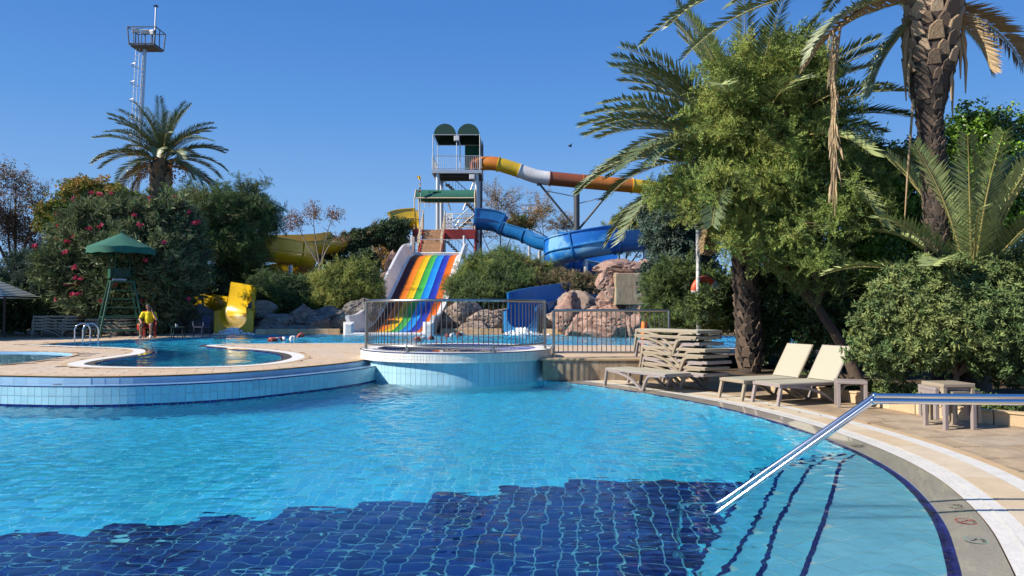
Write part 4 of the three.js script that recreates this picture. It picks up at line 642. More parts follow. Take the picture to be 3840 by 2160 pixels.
// ---------------------------------------------------------------- lifeguard chair, ladder, chairs
{
  M.chairGreen = std(lin(0.012, 0.085, 0.05), 0.45);
  const o = thing('lifeguard_chair', 'tall dark green lifeguard chair with a round fabric canopy', 'lifeguard chair', [-16.35, UP_DECK, -30.1], 0.62);
  const G = M.chairGreen, base = [[-0.85, 0.75], [0.85, 0.75], [0.85, -0.75], [-0.85, -0.75]], top = [[-0.42, 0.4], [0.42, 0.4], [0.42, -0.4], [-0.42, -0.4]], H = 2.3;
  base.forEach(([x, z], i) => obj('leg', pipe([[x, 0, z], [top[i][0], H, top[i][1]]], 0.038, 8), G, o));
  const at = (i, h) => [lerp(base[i][0], top[i][0], h / H), h, lerp(base[i][1], top[i][1], h / H)];
  for (const h of [0.3, 0.85]) for (let i = 0; i < 4; i++) obj('brace', pipe([at(i, h), at((i + 1) % 4, h)], 0.025, 6), G, o);
  for (let k = 0; k < 5; k++) obj('rung', pipe([at(0, 0.55 + k * 0.35), at(1, 0.55 + k * 0.35)], 0.02, 6), G, o);
  obj('seat', box(0.9, 0.06, 0.85, 0, H + 0.03, 0, 0.01), G, o);
  obj('backrest', box(0.86, 0.42, 0.04, 0, H + 0.42, -0.42, 0.01), G, o); obj('side_panel', box(0.04, 0.4, 0.8, -0.44, H + 0.36, 0, 0.01), G, o); obj('side_panel', box(0.04, 0.05, 0.8, 0.44, H + 0.42, 0, 0.01), G, o);
  const folded = obj('towel', box(0.5, 0.08, 0.3, -0.1, H + 0.1, 0.2, 0.03), M.gelWhite, o);
  for (const [x, z] of [[-0.42, -0.42], [0.42, -0.42], [-0.3, 0.3]]) obj('canopy_post', pipe([[x, H, z], [x * 0.8, 3.62, z * 0.8]], 0.024, 6), G, o);
  { const P = [], I = [], n = 32, prof = [[0.03, 4.36], [0.5, 4.12], [0.95, 3.9], [1.25, 3.76], [1.28, 3.47]]; prof.forEach(([r, y], i) => { for (let k = 0; k <= n; k++) { const a = k / n * TAU, s = 1 + 0.02 * Math.cos(a * 6), d = i === 4 ? 0.025 * Math.sin(a * 11) : -0.03 * (1 - Math.cos(a * 8)) * (i / 4); P.push(Math.cos(a) * r * s, y + d, Math.sin(a) * r * s); } }); for (let i = 0; i < 4; i++) for (let k = 0; k < n; k++) { const a = i * (n + 1) + k; I.push(a, a + n + 1, a + 1, a + 1, a + n + 1, a + n + 2); } const c = obj('canopy', toCreasedNormals(raw(P, I), 0.6), M.green, o); obj('finial', new THREE.ConeGeometry(0.06, 0.16, 10).translate(0, 4.4, 0), M.green, c); for (let k = 0; k < 8; k++) { const a = k / 8 * TAU; obj('rib', pipe([[0.05 * Math.cos(a), 4.3, 0.05 * Math.sin(a)], [1.22 * Math.cos(a), 3.72, 1.22 * Math.sin(a)]], 0.012, 5), G, c); } }
}
{
  const mk = (x, z, label) => { const o = thing('ladder_rail', label, 'ladder rail', [x, UP_DECK, z], 0.5, 'pool ladder rails'); const P = []; for (let i = 0; i <= 16; i++) { const a = Math.PI * i / 16; P.push([-0.24 * Math.cos(a), 0.42 + 0.24 * Math.sin(a), 0]); } obj('hoop', pipe([[-0.24, -0.0, 0], ...P, [0.24, -0.45, 0]], 0.024, 10), M.steel, o); for (const [s, y] of [[-1, 0]]) obj('foot_flange', new THREE.CylinderGeometry(0.05, 0.05, 0.02, 12).translate(-0.24, 0.01, 0), M.steel, o); return o; };
  mk(-15.55, -26.1, 'bent steel ladder rail at the pool edge before the lifeguard chair'); mk(-15.05, -25.75, 'bent steel ladder rail at the pool edge before the lifeguard chair');
}
function gardenChair(label, color, pos, turn) {
  const o = thing('garden_chair', label, 'chair', pos, turn), m = std(color, 0.5);
  obj('seat', box(0.46, 0.04, 0.46, 0, 0.43, 0, 0.012), m, o);
  for (const x of [-1, 1]) { obj('leg', pipe([[x * 0.2, 0, 0.22], [x * 0.2, 0.43, 0.2]], 0.022, 6), m, o); obj('leg', pipe([[x * 0.2, 0, -0.26], [x * 0.2, 0.43, -0.2]], 0.022, 6), m, o); obj('armrest', pipe([[x * 0.25, 0.43, 0.2], [x * 0.26, 0.63, 0.2], [x * 0.26, 0.65, -0.2]], 0.022, 6), m, o); }
  const s = new THREE.Shape(); s.moveTo(-0.22, 0); s.lineTo(-0.24, 0.3); s.quadraticCurveTo(-0.22, 0.46, 0, 0.48); s.quadraticCurveTo(0.22, 0.46, 0.24, 0.3); s.lineTo(0.22, 0); s.closePath();
  obj('backrest', new THREE.ExtrudeGeometry(s, { depth: 0.03, bevelEnabled: false }).rotateX(-0.2).translate(0, 0.43, -0.22), m, o); return o;
}
gardenChair('red plastic chair under the lifeguard in yellow', lin(0.35, 0.03, 0.02), [-14.95, UP_DECK, -29.75], 0.35);
gardenChair('dark blue plastic chair beside the green stool', lin(0.01, 0.02, 0.06), [-13.0, UP_DECK, -30.2], -0.3);
{ const o = thing('plastic_stool', 'dark green stool with a white cup beside the lifeguard', 'stool', [-13.75, UP_DECK, -29.7], 0.2), m = std(lin(0.01, 0.03, 0.02), 0.5); obj('top', box(0.5, 0.04, 0.45, 0, 0.44, 0, 0.01), m, o); for (const x of [-1, 1]) for (const z of [-1, 1]) obj('leg', pipe([[x * 0.22, 0, z * 0.2], [x * 0.2, 0.43, z * 0.18]], 0.025, 6), m, o); const c = thing('cup', 'small white cup on the green stool', 'cup', [-13.8, UP_DECK + 0.46, -29.65]); obj('bowl', new THREE.LatheGeometry([[0.0, 0], [0.04, 0.0], [0.055, 0.1], [0.05, 0.1], [0.036, 0.01], [0, 0.01]].map((p) => new THREE.Vector2(...p)), 14), M.gelWhite, c); }
// floats on a rope
const floatLine = (label, pts, seed) => { const o = thing('float_line', label, 'float line'), P = bend(pts, 40), r = rngOf(seed); obj('rope', pipe(P, 0.02, 5), M.gelWhite, o); const reds = std(lin(0.30, 0.06, 0.035), 0.5); const n = pts.length * 3; for (let i = 0; i < n; i++) { if (r() < 0.25) continue; const p = P[Math.round(i / (n - 1) * 40)], q = P[Math.min(40, Math.round(i / (n - 1) * 40) + 1)]; const g = new THREE.TorusGeometry(0.085, 0.065, 8, 14).rotateY(Math.PI / 2 + r()).rotateX(r()); const f = obj('float', g, r() < 0.5 ? M.gelWhite : reds, o); f.position.set(p.x, UP_WATER + 0.04, p.z); f.rotation.y = r() * 3; } };
floatLine('line of white and rust floats before the dark rocks', [[-8.75, UP_WATER + 0.02, -26.2], [-8.5, UP_WATER + 0.02, -26.6], [-8.5, UP_WATER + 0.02, -28.2], [-9.2, UP_WATER + 0.02, -31.5]], 5);
floatLine('line of white and rust floats before the rainbow slide', [[-3.7, UP_WATER + 0.02, -26.6], [-3.2, UP_WATER + 0.02, -28], [-2.9, UP_WATER + 0.02, -30], [-2.4, UP_WATER + 0.02, -32.2], [-2.3, UP_WATER + 0.02, -33.2]], 8);
// striped pavilion roof on the left
{
  T.stripes = tex(256, (u, v) => ((v * 8) % 1 < 0.5 ? [222, 228, 214] : [34, 62, 56])); M.stripes = std(0xffffff, 0.85, { map: T.stripes });
  const o = thing('striped_awning', 'peaked awning of green and white striped fabric on wooden posts', 'awning', [-23.3, UP_DECK, -31.6], 0.15);
  for (const cx of [0, -3.3]) { const P = [], I = [], U = []; const hw = 1.7, y0 = 1.75, y1 = 2.75; const c = [[cx - hw, y0, 1.5], [cx + hw, y0, 1.5], [cx + hw, y0, -1.5], [cx - hw, y0, -1.5]]; for (let k = 0; k < 4; k++) { const a = c[k], b = c[(k + 1) % 4], o2 = P.length / 3; P.push(...a, ...b, cx, y1, 0); U.push(0, 0, 3, 0, 1.5, 1.7); I.push(o2, o2 + 1, o2 + 2); } obj('fabric', raw(P, I, null, U), M.stripes, o); obj('hem', [box(3.4, 0.12, 0.02, cx, y0 - 0.05, 1.5), box(0.02, 0.12, 3, cx + 1.7, y0 - 0.05, 0)], M.stripes, o); for (const [x, , z] of c) obj('post', pipe([[x, 0, z], [x, y0, z]], 0.05, 8), std(lin(0.07, 0.05, 0.035), 0.8), o); }
}
// light mast
{
  const o = thing('light_mast', 'tall floodlight mast with a caged ladder and a lamp platform', 'light mast', [-42.0, 0, -80], 0.0), g = M.galv;
  obj('pole', pipe([[-0.3, 0, 0], [0.15, 14, 0], [0.75, 30.9, 0]], (i) => [0.3, 0.26, 0.22][i], 16), g, o);
  const px = (y) => lerp(-0.3, 0.75, y / 30.9);
  for (const s of [-1, 1]) obj('ladder_rail', pipe([[px(2) - 0.75 + s * 0.2, 2, 0.45], [px(30.9) - 0.55 + s * 0.2, 30.9, 0.4]], 0.04, 5), g, o);
  for (let y = 3; y < 30.5; y += 0.6) obj('rung', pipe([[px(y) - 0.93, y, 0.44], [px(y) - 0.5, y, 0.44]], 0.025, 4), g, o);
  for (let y = 11; y < 30.5; y += 2.0) obj('safety_hoop', pipe([0, 1, 2, 3, 4, 5, 6, 7, 8, 9].map((k) => { const a = -0.6 + k / 9 * (Math.PI + 1.2) + Math.PI / 2 * 0; return [px(y) - 0.35 - 0.95 * Math.abs(Math.sin(a * 0.86)) * 1, y + 0.0, 0.9 * Math.cos(a * 0.86)]; }), 0.05, 5), g, o);
  const X = 0.95, Y = 31;
  obj('platform', box(2.7, 0.18, 2.0, X, Y, 0), M.grille, o);
  const c = [[-1.45, 1.1], [1.45, 1.1], [1.45, -1.1], [-1.45, -1.1]]; for (let k = 0; k < 4; k++) { const [x, z] = c[k], [x2, z2] = c[(k + 1) % 4]; for (const h of [0.15, 2.0]) rail(o, [[X + x * (h > 1 ? 1.08 : 0.95), Y + h, z], [X + x2 * (h > 1 ? 1.08 : 0.95), Y + h, z2]], 0.06, M.darkSteel, 'cage_rail', 5); rail(o, [[X + x * 0.95, Y, z], [X + x * 1.08, Y + 2, z]], 0.07, M.darkSteel, 'cage_post', 5); rail(o, [[X + (x + x2) / 2, Y, (z + z2) / 2], [X + (x + x2) / 2, Y + 2, (z + z2) / 2]], 0.05, M.darkSteel, 'cage_post', 5); }
  for (const [x, y, t] of [[-0.75, 1.65, 0.4], [0.3, 1.5, 0.1], [1.1, 1.45, -0.4]]) { const l = obj('floodlight', box(0.8, 0.5, 0.45, 0, 0, 0, 0.08).rotateY(t).rotateX(0.3).translate(X + x, Y + y, 0.9), M.galv, o); obj('lens', box(0.68, 0.38, 0.03, 0, 0, 0.25).rotateY(t).rotateX(0.3).translate(X + x, Y + y, 0.9), M.gelWhite, l); rail(o, [[X + x, Y, 0.9], [X + x, Y + y, 0.9]], 0.06, M.darkSteel, 'lamp_post', 5); }
  rail(o, [[X + 1.0, Y, 0.2], [X + 1.1, Y + 4.7, 0.2]], 0.09, M.galv, 'antenna', 8); obj('antenna_cap', new THREE.ConeGeometry(0.28, 0.24, 14).translate(X + 1.1, Y + 4.8, 0.2), M.darkSteel, o);
}
{ const o = thing('distant_light_mast', 'small far floodlight mast behind the yellow autumn trees', 'light mast', [3.6, 0, -150]); obj('pole', pipe([[0, 0, 0], [0, 22, 0]], 0.3, 8), M.galv, o); obj('lamp_rack', [box(3.2, 0.15, 1, 0, 22, 0), box(3.2, 0.15, 1, 0, 23.6, 0)], M.galv, o); for (const x of [-1.2, 0, 1.2]) obj('floodlight', box(0.8, 0.6, 0.4, x, 22.8, 0.3, 0.05), M.gelWhite, o); }
// white pole, lifebuoys
{ const o = thing('white_pole', 'slim white pole standing among the bushes by the pink rocks', 'pole', [4.75, UP_DECK, -18.35]); obj('shaft', pipe([[0, 0, 0], [0, 3.2, 0], [-0.02, 3.25, 0]], 0.055, 10), M.gelWhite, o); obj('cap', new THREE.CylinderGeometry(0.075, 0.075, 0.06, 12).translate(-0.02, 3.25, 0), M.gelWhite, o); }
const buoy = (label, p, t) => { const o = thing('lifebuoy', label, 'lifebuoy', p, t); const n = 8; for (let k = 0; k < n; k++) obj('segment', new THREE.TorusGeometry(0.3, 0.085, 10, 8, TAU / n).rotateZ(k / n * TAU), k % 2 ? std(lin(0.7, 0.09, 0.03), 0.5) : k % 4 ? std(lin(0.75, 0.13, 0.06), 0.5) : M.gelWhite, o); };
buoy('orange and white lifebuoy hanging behind the white pole', [4.96, 2.1, -18.5], 0.2);
{ const o = thing('spray_arch', 'orange bent spray pipe at the pool edge behind the bush', 'spray pipe', [4.5, UP_DECK, -24.6]); const m = std(lin(0.8, 0.2, 0.03), 0.5); obj('pipe', pipe(bend([[0, 0, 0], [0.02, 0.7, 0], [0.15, 1.0, 0], [0.4, 1.1, 0], [0.62, 0.95, 0], [0.72, 0.6, 0], [0.74, 0, 0]], 24), 0.1, 10), m, o); obj('nozzle', new THREE.CylinderGeometry(0.05, 0.08, 0.14, 10).translate(0.4, 1.22, 0), m, o); }
// bird high over the tube slide
{ const o = thing('bird', 'tiny dark bird flying over the tube slide', 'bird', [3.9, 12.6, -48], 0.5); const m = std(lin(0.03, 0.03, 0.035), 0.8); obj('body', new THREE.SphereGeometry(0.07, 8, 6).scale(2.2, 0.8, 0.8), m, o); for (const s of [-1, 1]) obj('wing', raw([0.08, 0, 0, -0.08, 0, 0, -0.05, 0.14, s * 0.32, 0.05, 0.12, s * 0.16], [0, 1, 3, 1, 2, 3]), m, o); }

// dry leaves dropped on the deck by the loungers
{ const r = rngOf(123), out = []; leaf2(out); function leaf2(o) { for (const [a, b, c] of [[0, 0, 0], [0.03, 0.008, 0.018], [0.075, 0.004, 0], [0, 0, 0], [0.075, 0.004, 0], [0.03, 0.012, -0.018]]) o.push(a, b, c); } const g = tidy(raw(out, null)); const ms = [lin(0.22, 0.12, 0.05), lin(0.3, 0.2, 0.07)].map((c) => std(c, 0.8)); for (let i = 0; i < 22; i++) { const t = r(), x = lerp(2.3, 5.6, t) + (r() - 0.5) * 0.8, z = lerp(-15.6, -9.6, t) + (r() - 0.5) * 1.2; if (inside([x, z], lowerPool)) continue; const o = obj('fallen_leaf', g, ms[i % 2]); o.position.set(x, 0.011, z); o.rotation.y = r() * 6; tag(o, 'small dry leaf lying on the deck by the loungers', 'leaf', 'fallen leaves on the deck'); } }

// ---------------------------------------------------------------- rocks and the planted hill
const hillHeight = (x, z) => { const a = smooth(-38, -45, z) * smooth(-75, -60, z), side = smooth(-30, -16, x) * smooth(34, 14, x); const slide = 1 - 0.85 * smooth(2.9, 2.1, Math.abs(x + 5.5)) * smooth(-50, -48, z); return UP_DECK - 0.1 + a * side * slide * (2.2 + 1.1 * fbm3(x * 0.15, 3, z * 0.15)); };
{
  const xs = axis([-34, 38, 1.0]), zs = axis([-76, -34.2, 0.9]), P = [], I = [], U = []; zs.forEach((z) => xs.forEach((x) => { P.push(x, hillHeight(x, z) + (z > -34.3 ? -0.3 : 0), z); U.push(x * 0.5, z * 0.5); }));
  for (let j = 0; j < zs.length - 1; j++) for (let i = 0; i < xs.length - 1; i++) { const a = j * xs.length + i; I.push(a, a + xs.length, a + 1, a + 1, a + xs.length, a + xs.length + 1); }
  struct('hill', raw(P, I, null, U), M.earth, 'planted brown slope behind the slide pool');
}
function boulder(seed, rx, ry, rz, pal) {
  const g = mergeVertices(new THREE.IcosahedronGeometry(1, 13)), p = g.attributes.position, C = [], v = V(), cuts = [], r = rngOf(seed);
  for (let k = 0; k < 15; k++) cuts.push([V(r() * 2 - 1, r() * 2 - 1, r() * 2 - 1).normalize(), 0.56 + r() * 0.3]);
  for (let i = 0; i < p.count; i++) {
    v.fromBufferAttribute(p, i).normalize(); let k = 1; for (const [n, d] of cuts) { const t = v.dot(n); if (t > 0.01) k = Math.min(k, d / t); }
    const s = seed * 7.3, f = fbm3(v.x * 2 + s, v.y * 2, v.z * 2, 4), crack = Math.abs(fbm3(v.x * 1.7 + s, v.y * 3.4, v.z * 1.7 + 9, 3) - 0.5); const strata = fbm3(v.x * 1.2 + s, v.y * 7, v.z * 1.2, 3), fine = fbm3(v.x * 9 + s, v.y * 9, v.z * 9, 3); k *= 0.98 + 0.16 * f + 0.1 * strata + 0.05 * fine - 0.16 * smooth(0.045, 0.0, crack); v.multiplyScalar(k);
    p.setXYZ(i, v.x * rx * 1.12, v.y * ry * 1.12, v.z * rz * 1.12); const t = clamp(fbm3(v.x * 4 + s, v.y * 6, v.z * 4, 4) * 1.5 - 0.3, 0, 1); C.push(lerp(pal[0][0], pal[1][0], t), lerp(pal[0][1], pal[1][1], t), lerp(pal[0][2], pal[1][2], t));
  }
  g.deleteAttribute('uv'); g.setAttribute('color', new THREE.Float32BufferAttribute(C, 3)); g.computeVertexNormals(); return toCreasedNormals(g, 0.45);
}
T.rockBump = tex(512, grey((u, v) => tileFbm(u, v, 8, 91, 6)), { srgb: false });
M.rock = std(0xffffff, 0.9, { vertexColors: true, bumpMap: T.rockBump, bumpScale: 0.06 });
const greyRock = [[0.10, 0.09, 0.08], [0.27, 0.245, 0.21]], pinkRock = [[0.17, 0.10, 0.075], [0.44, 0.29, 0.225]];
const rockLabels = (n, base, group) => base + ' ' + ['beside the yellow slide mouth', 'low at the water line', 'behind the float line', 'with a flat top', 'between two larger ones', 'under the round green bush'][n % 6];
[[-12.46, 1.64, -36, 0.6, 0.47, 0.5], [-11.8, 0.92, -35.5, 0.6, 0.46, 0.5], [-11.33, 0.98, -35.6, 0.79, 0.55, 0.6], [-10.39, 1.24, -36, 0.73, 0.6, 0.6], [-9.59, 0.85, -35.5, 0.59, 0.53, 0.5], [-9.14, 1.24, -36.3, 0.81, 0.47, 0.57], [-8.3, 0.92, -35.6, 0.59, 0.46, 0.47], [-15.3, 0.95, -35.7, 0.75, 0.75, 0.6], [-16.6, 0.9, -36, 0.93, 0.75, 0.72], [-11.75, 0.67, -34.9, 0.78, 0.32, 0.49], [-10.23, 0.6, -35, 0.91, 0.29, 0.54], [-7.9, 1.5, -37, 0.82, 0.6, 0.59], [-17.6, 1.0, -36.6, 0.9, 0.9, 0.74]].forEach(([x, y, z, a, b, c], i) => { const o = obj('boulder', boulder(i + 1, a, b, c, greyRock), M.rock); o.position.set(x, y, z); tag(o, 'grey boulder in the shaded row behind the slide pool', 'boulder', 'grey boulders behind the pool'); });
[[-7.62, 3.1, -43, 0.72, 0.95, 0.72], [-7.75, 2.2, -40, 0.81, 0.6, 0.6], [-7.55, 4.5, -46, 0.55, 0.85, 0.6]].forEach(([x, y, z, a, b, c], i) => { const o = obj('boulder', boulder(i + 30, a, b, c, pinkRock), M.rock); o.position.set(x, y, z); tag(o, 'pink brown boulder piled against the left wall of the rainbow slide', 'boulder', 'boulders beside the rainbow slide'); });
[[5.0, 3.35, -32.0, 1.15, 0.5, 0.8], [4.3, 2.75, -31.6, 0.6, 0.72, 0.6], [4.6, 1.98, -32, 0.8, 0.6, 0.7], [5.95, 3.4, -32.4, 0.7, 0.42, 0.5], [2.7, 1.4, -34.2, 0.65, 0.85, 0.65], [3.49, 0.98, -32.6, 0.62, 0.75, 0.6], [4.59, 0.95, -31.6, 0.92, 0.75, 0.7], [5.25, 1.3, -31.2, 0.45, 1.0, 0.56], [4.01, 0.55, -31.6, 0.75, 0.4, 0.5], [3.15, 0.75, -32.4, 0.75, 0.55, 0.55], [6.6, 1.1, -31.4, 1.0, 1.0, 0.8], [7.14, 3.1, -27.3, 0.5, 0.6, 0.5]].forEach(([x, y, z, a, b, c], i) => { const o = obj('boulder', boulder(i + 50, a, b, c, pinkRock), M.rock); o.position.set(x, y, z); tag(o, i < 4 ? 'large pink boulder overhanging the concrete cascade wall' : i === 11 ? 'pink boulder on the stone pier behind the palm trunk' : 'pink boulder at the water right of the blue slide', 'boulder', i < 4 ? 'boulders on the cascade' : i === 11 ? undefined : 'pink boulders by the blue slide'); });
[[-2.43, 1.37, -36.5, 0.81, 0.68, 0.67], [-1.33, 1.04, -36, 0.8, 0.53, 0.6], [-3.0, 1.09, -36.6, 0.69, 0.82, 0.68], [-0.6, 1.24, -36.8, 0.81, 0.54, 0.61], [-1.81, 0.73, -35.2, 0.91, 0.29, 0.54], [2.2, 0.97, -35, 0.73, 0.55, 0.58], [3.2, 1.6, -36, 0.9, 0.8, 0.7]].forEach(([x, y, z, a, b, c], i) => { const o = obj('boulder', boulder(i + 80, a, b, c, [[0.16, 0.12, 0.095], [0.36, 0.28, 0.22]]), M.rock); o.position.set(x, y, z); tag(o, 'brown boulder in the row between the rainbow slide and the blue slide', 'boulder', 'brown boulders between the slides'); });
{ const o = thing('cascade_wall', 'stained concrete cascade wall below the large pink boulders', 'wall'); obj('slab', box(3.2, 1.35, 0.7, 6.0, 2.5, -30.95, 0.03), M.travertine, o); obj('base', box(2.2, 1.6, 0.6, 5.9, 1.0, -31.8, 0.03), M.travertine, o); const p = thing('stone_pier', 'pale stone pier behind the palm trunk', 'pier'); obj('shaft', box(0.7, 2.2, 0.6, 7.14, 1.5, -27.3, 0.02), M.travertine, p); obj('cap_stone', box(0.85, 0.12, 0.75, 7.14, 2.66, -27.3, 0.02), M.kerb[1], p); }
{ const k = thing('shore_kerb', 'low stepped kerb of pale stone along the far edge of the slide pool', 'kerb'); const L = curve2([[-12, -33.9], [-8.2, -34.3]], 8), R = curve2([[-3.4, -34.4], [-0.5, -34.5]], 6), Q = curve2([[1.5, -34.4], [3, -34.2]], 3); for (const s of [L, R, Q]) for (let i = 0; i < s.length - 1; i++) { const [x0, z0] = s[i], [x1, z1] = s[i + 1], d = Math.hypot(x1 - x0, z1 - z0), g = box(d - 0.01, 0.26, 0.5, 0, 0, 0, 0.01); g.rotateY(-Math.atan2(z1 - z0, x1 - x0)); obj('block', g.translate((x0 + x1) / 2, UP_DECK + 0.12, (z0 + z1) / 2), M.kerb[i % 3], k); } }

// ---------------------------------------------------------------- plants
const BLOBS = {
  autumnLeft: [[-28.38, 8.66, -41.0, 1.37, 1.29, 1.20], [-28.79, 6.37, -41.0, 1.52, 1.82, 1.50], [-26.98, 7.44, -41.0, 1.06, 1.37, 1.09], [-27.40, 5.60, -41.0, 1.37, 1.37, 1.23], [-29.45, 7.29, -40.0, 1.78, 2.22, 1.80]],
  yellowGreen: [[-22.77, 7.66, -38.5, 1.35, 0.93, 1.03], [-23.51, 6.30, -38.0, 1.41, 1.13, 1.14], [-21.48, 7.37, -38.5, 1.57, 0.86, 1.09], [-22.14, 5.54, -37.5, 1.67, 0.97, 1.19]],
  oleander: [[-18.54, 5.37, -33.5, 2.11, 1.49, 1.62], [-16.58, 5.53, -33.8, 1.75, 1.31, 1.38], [-19.46, 3.72, -33.0, 1.83, 1.83, 1.65], [-17.03, 3.46, -32.8, 2.43, 2.07, 2.02], [-16.32, 4.33, -34.5, 1.28, 1.92, 1.44], [-18.06, 2.12, -32.5, 1.93, 1.08, 1.35], [-16.62, 1.88, -33.0, 1.71, 1.10, 1.27]],
  darkJuniper: [[-22.26, 3.56, -34.5, 1.79, 0.96, 1.24], [-24.12, 2.68, -35.0, 1.56, 1.17, 1.23], [-21.47, 2.40, -34.5, 1.28, 1.02, 1.04]],
  shadeBush: [[-23.76, 1.77, -34.5, 1.92, 1.02, 1.32], [-21.02, 1.64, -34.0, 1.39, 0.88, 1.02], [-16.97, 2.38, -39.5, 1.90, 1.61, 1.58], [-16.68, 2.43, -35.6, 0.73, 1.32, 0.92], [-17.67, 1.36, -38.5, 1.43, 0.86, 1.03]],
  feathLeft: [[-16.45, 7.07, -39.5, 1.76, 1.24, 1.35], [-14.90, 7.06, -40.5, 1.65, 1.65, 1.48], [-17.31, 5.75, -39.5, 1.76, 1.61, 1.51], [-14.18, 6.65, -40.8, 1.06, 0.91, 0.88], [-15.74, 5.06, -40.0, 1.93, 1.48, 1.53], [-18.14, 7.29, -40.0, 1.19, 1.04, 1.00], [-14.91, 4.66, -40.6, 0.90, 0.90, 0.81]],
  underLeft: [[-12.55, 2.28, -38.3, 1.35, 1.21, 1.15], [-11.41, 2.07, -38.5, 1.28, 1.00, 1.03], [-15.51, 3.77, -41.0, 1.21, 0.91, 0.96], [-10.55, 2.51, -39.0, 0.72, 0.72, 0.65]],
  roundBush: [[-8.99, 2.71, -38.5, 1.50, 1.35, 1.28], [-8.24, 3.38, -39.0, 1.08, 0.94, 0.91], [-9.57, 2.13, -38.0, 1.20, 0.77, 0.89], [-7.84, 2.50, -38.5, 0.93, 1.07, 0.90]],
  yellowBehind: [[-9.52, 6.74, -57.0, 1.48, 2.32, 1.71], [-10.57, 5.68, -57.0, 1.27, 1.48, 1.24], [-8.46, 5.04, -57.0, 1.27, 1.69, 1.33]],
  slopeBush: [[-1.80, 3.52, -40.5, 1.27, 1.12, 1.08], [-0.54, 4.11, -41.5, 1.38, 1.00, 1.07], [-2.53, 2.65, -39.0, 1.01, 0.87, 0.84], [-0.44, 2.98, -40.0, 2.07, 1.19, 1.47], [1.06, 3.39, -41.0, 1.52, 0.99, 1.13], [-1.71, 2.36, -38.5, 1.57, 0.71, 1.03]],
  weeds: [[2.34, 2.74, -39.5, 1.39, 0.56, 0.88], [3.85, 2.64, -38.5, 1.14, 0.60, 0.78], [1.22, 3.32, -41.0, 1.06, 0.76, 0.82], [2.82, 3.05, -40.0, 0.89, 0.47, 0.61]],
  twiggy1: [[-0.92, 10.66, -62.0, 2.53, 1.84, 1.96], [0.92, 9.04, -62.0, 2.07, 1.61, 1.65], [-2.81, 8.22, -63.0, 1.87, 1.87, 1.68]],
  twiggy2: [[2.70, 10.50, -66.0, 1.22, 2.20, 1.54], [4.66, 9.27, -66.0, 1.47, 1.47, 1.32]],
  coniferFar: [[0.71, 9.04, -64.0, 1.19, 1.07, 1.01], [11.06, 8.81, -62.0, 2.53, 1.38, 1.76], [9.21, 7.65, -62.0, 1.84, 1.38, 1.45], [12.48, 7.90, -60.0, 2.67, 1.78, 2.00]],
  darkPole: [[5.35, 4.03, -24.0, 0.80, 1.07, 0.84], [5.97, 3.23, -24.0, 0.71, 0.89, 0.72], [5.02, 4.97, -25.0, 0.56, 0.65, 0.54], [4.95, 2.65, -23.0, 0.68, 0.60, 0.58]],
  stackShrub: [[4.71, 1.69, -17.9, 0.46, 0.40, 0.39], [4.65, 2.20, -19.6, 0.94, 0.73, 0.75], [5.53, 1.84, -19.4, 0.65, 0.72, 0.61], [4.10, 1.62, -19.8, 0.44, 0.51, 0.43], [4.86, 1.34, -19.3, 1.07, 0.43, 0.68]],
  feather: [[4.47, 4.81, -15.6, 0.87, 0.75, 0.73], [5.19, 5.80, -15.8, 1.05, 0.88, 0.87], [6.22, 6.76, -16.0, 0.65, 0.83, 0.67], [4.58, 4.02, -15.2, 1.07, 0.62, 0.76], [6.01, 4.91, -15.5, 0.92, 0.92, 0.83], [6.81, 3.68, -15.4, 0.86, 0.86, 0.77], [5.46, 3.12, -15.0, 0.94, 0.61, 0.70], [6.81, 5.74, -16.0, 0.65, 0.65, 0.59], [7.64, 4.70, -15.9, 0.65, 0.82, 0.66], [4.97, 3.14, -15.2, 0.62, 0.45, 0.48], [6.26, 2.44, -14.8, 0.66, 0.55, 0.54], [6.55, 7.50, -16.2, 0.48, 0.54, 0.46], [5.65, 6.91, -15.9, 0.65, 0.71, 0.61], [4.90, 6.58, -16.0, 0.65, 0.59, 0.56], [6.94, 6.58, -16.0, 0.47, 0.65, 0.51], [3.67, 4.02, -15.4, 0.74, 0.46, 0.54]],
  ficusA: [[8.81, 3.99, -16.8, 0.81, 0.87, 0.76], [8.14, 2.90, -16.5, 0.67, 0.73, 0.63], [9.48, 5.21, -17.2, 0.64, 0.38, 0.46], [9.60, 3.38, -16.9, 0.50, 0.81, 0.59], [8.68, 5.04, -17.0, 0.44, 0.38, 0.37]],
  ficusB: [[10.58, 5.55, -16.5, 0.67, 0.61, 0.58], [10.98, 4.75, -16.2, 0.72, 0.78, 0.68], [10.25, 4.56, -16.8, 0.37, 0.56, 0.42], [10.80, 3.83, -16.5, 0.92, 0.79, 0.77], [11.57, 5.80, -16.5, 0.43, 0.43, 0.39]],
  darkShrub: [[6.71, 1.88, -17.6, 0.98, 0.91, 0.85], [7.30, 1.24, -17.0, 0.69, 0.82, 0.68], [6.34, 0.97, -17.5, 0.52, 0.52, 0.47], [8.05, 2.15, -17.8, 0.66, 0.79, 0.65], [7.29, 2.83, -18.2, 0.88, 0.67, 0.70]],
  pitto: [[6.54, 1.52, -12.1, 0.45, 0.49, 0.42], [7.06, 1.89, -12.3, 0.50, 0.46, 0.43], [7.67, 1.94, -12.4, 0.48, 0.39, 0.39], [8.14, 1.88, -12.2, 0.52, 0.45, 0.44], [7.10, 1.35, -11.7, 0.65, 0.48, 0.51], [7.57, 1.27, -11.5, 0.60, 0.51, 0.50], [6.55, 0.87, -11.9, 0.48, 0.35, 0.38], [7.92, 1.02, -11.4, 0.51, 0.55, 0.48], [8.72, 1.84, -12.2, 0.50, 0.59, 0.49], [6.22, 1.07, -12.2, 0.32, 0.41, 0.33], [6.75, 1.18, -11.7, 0.39, 0.35, 0.33]],
};
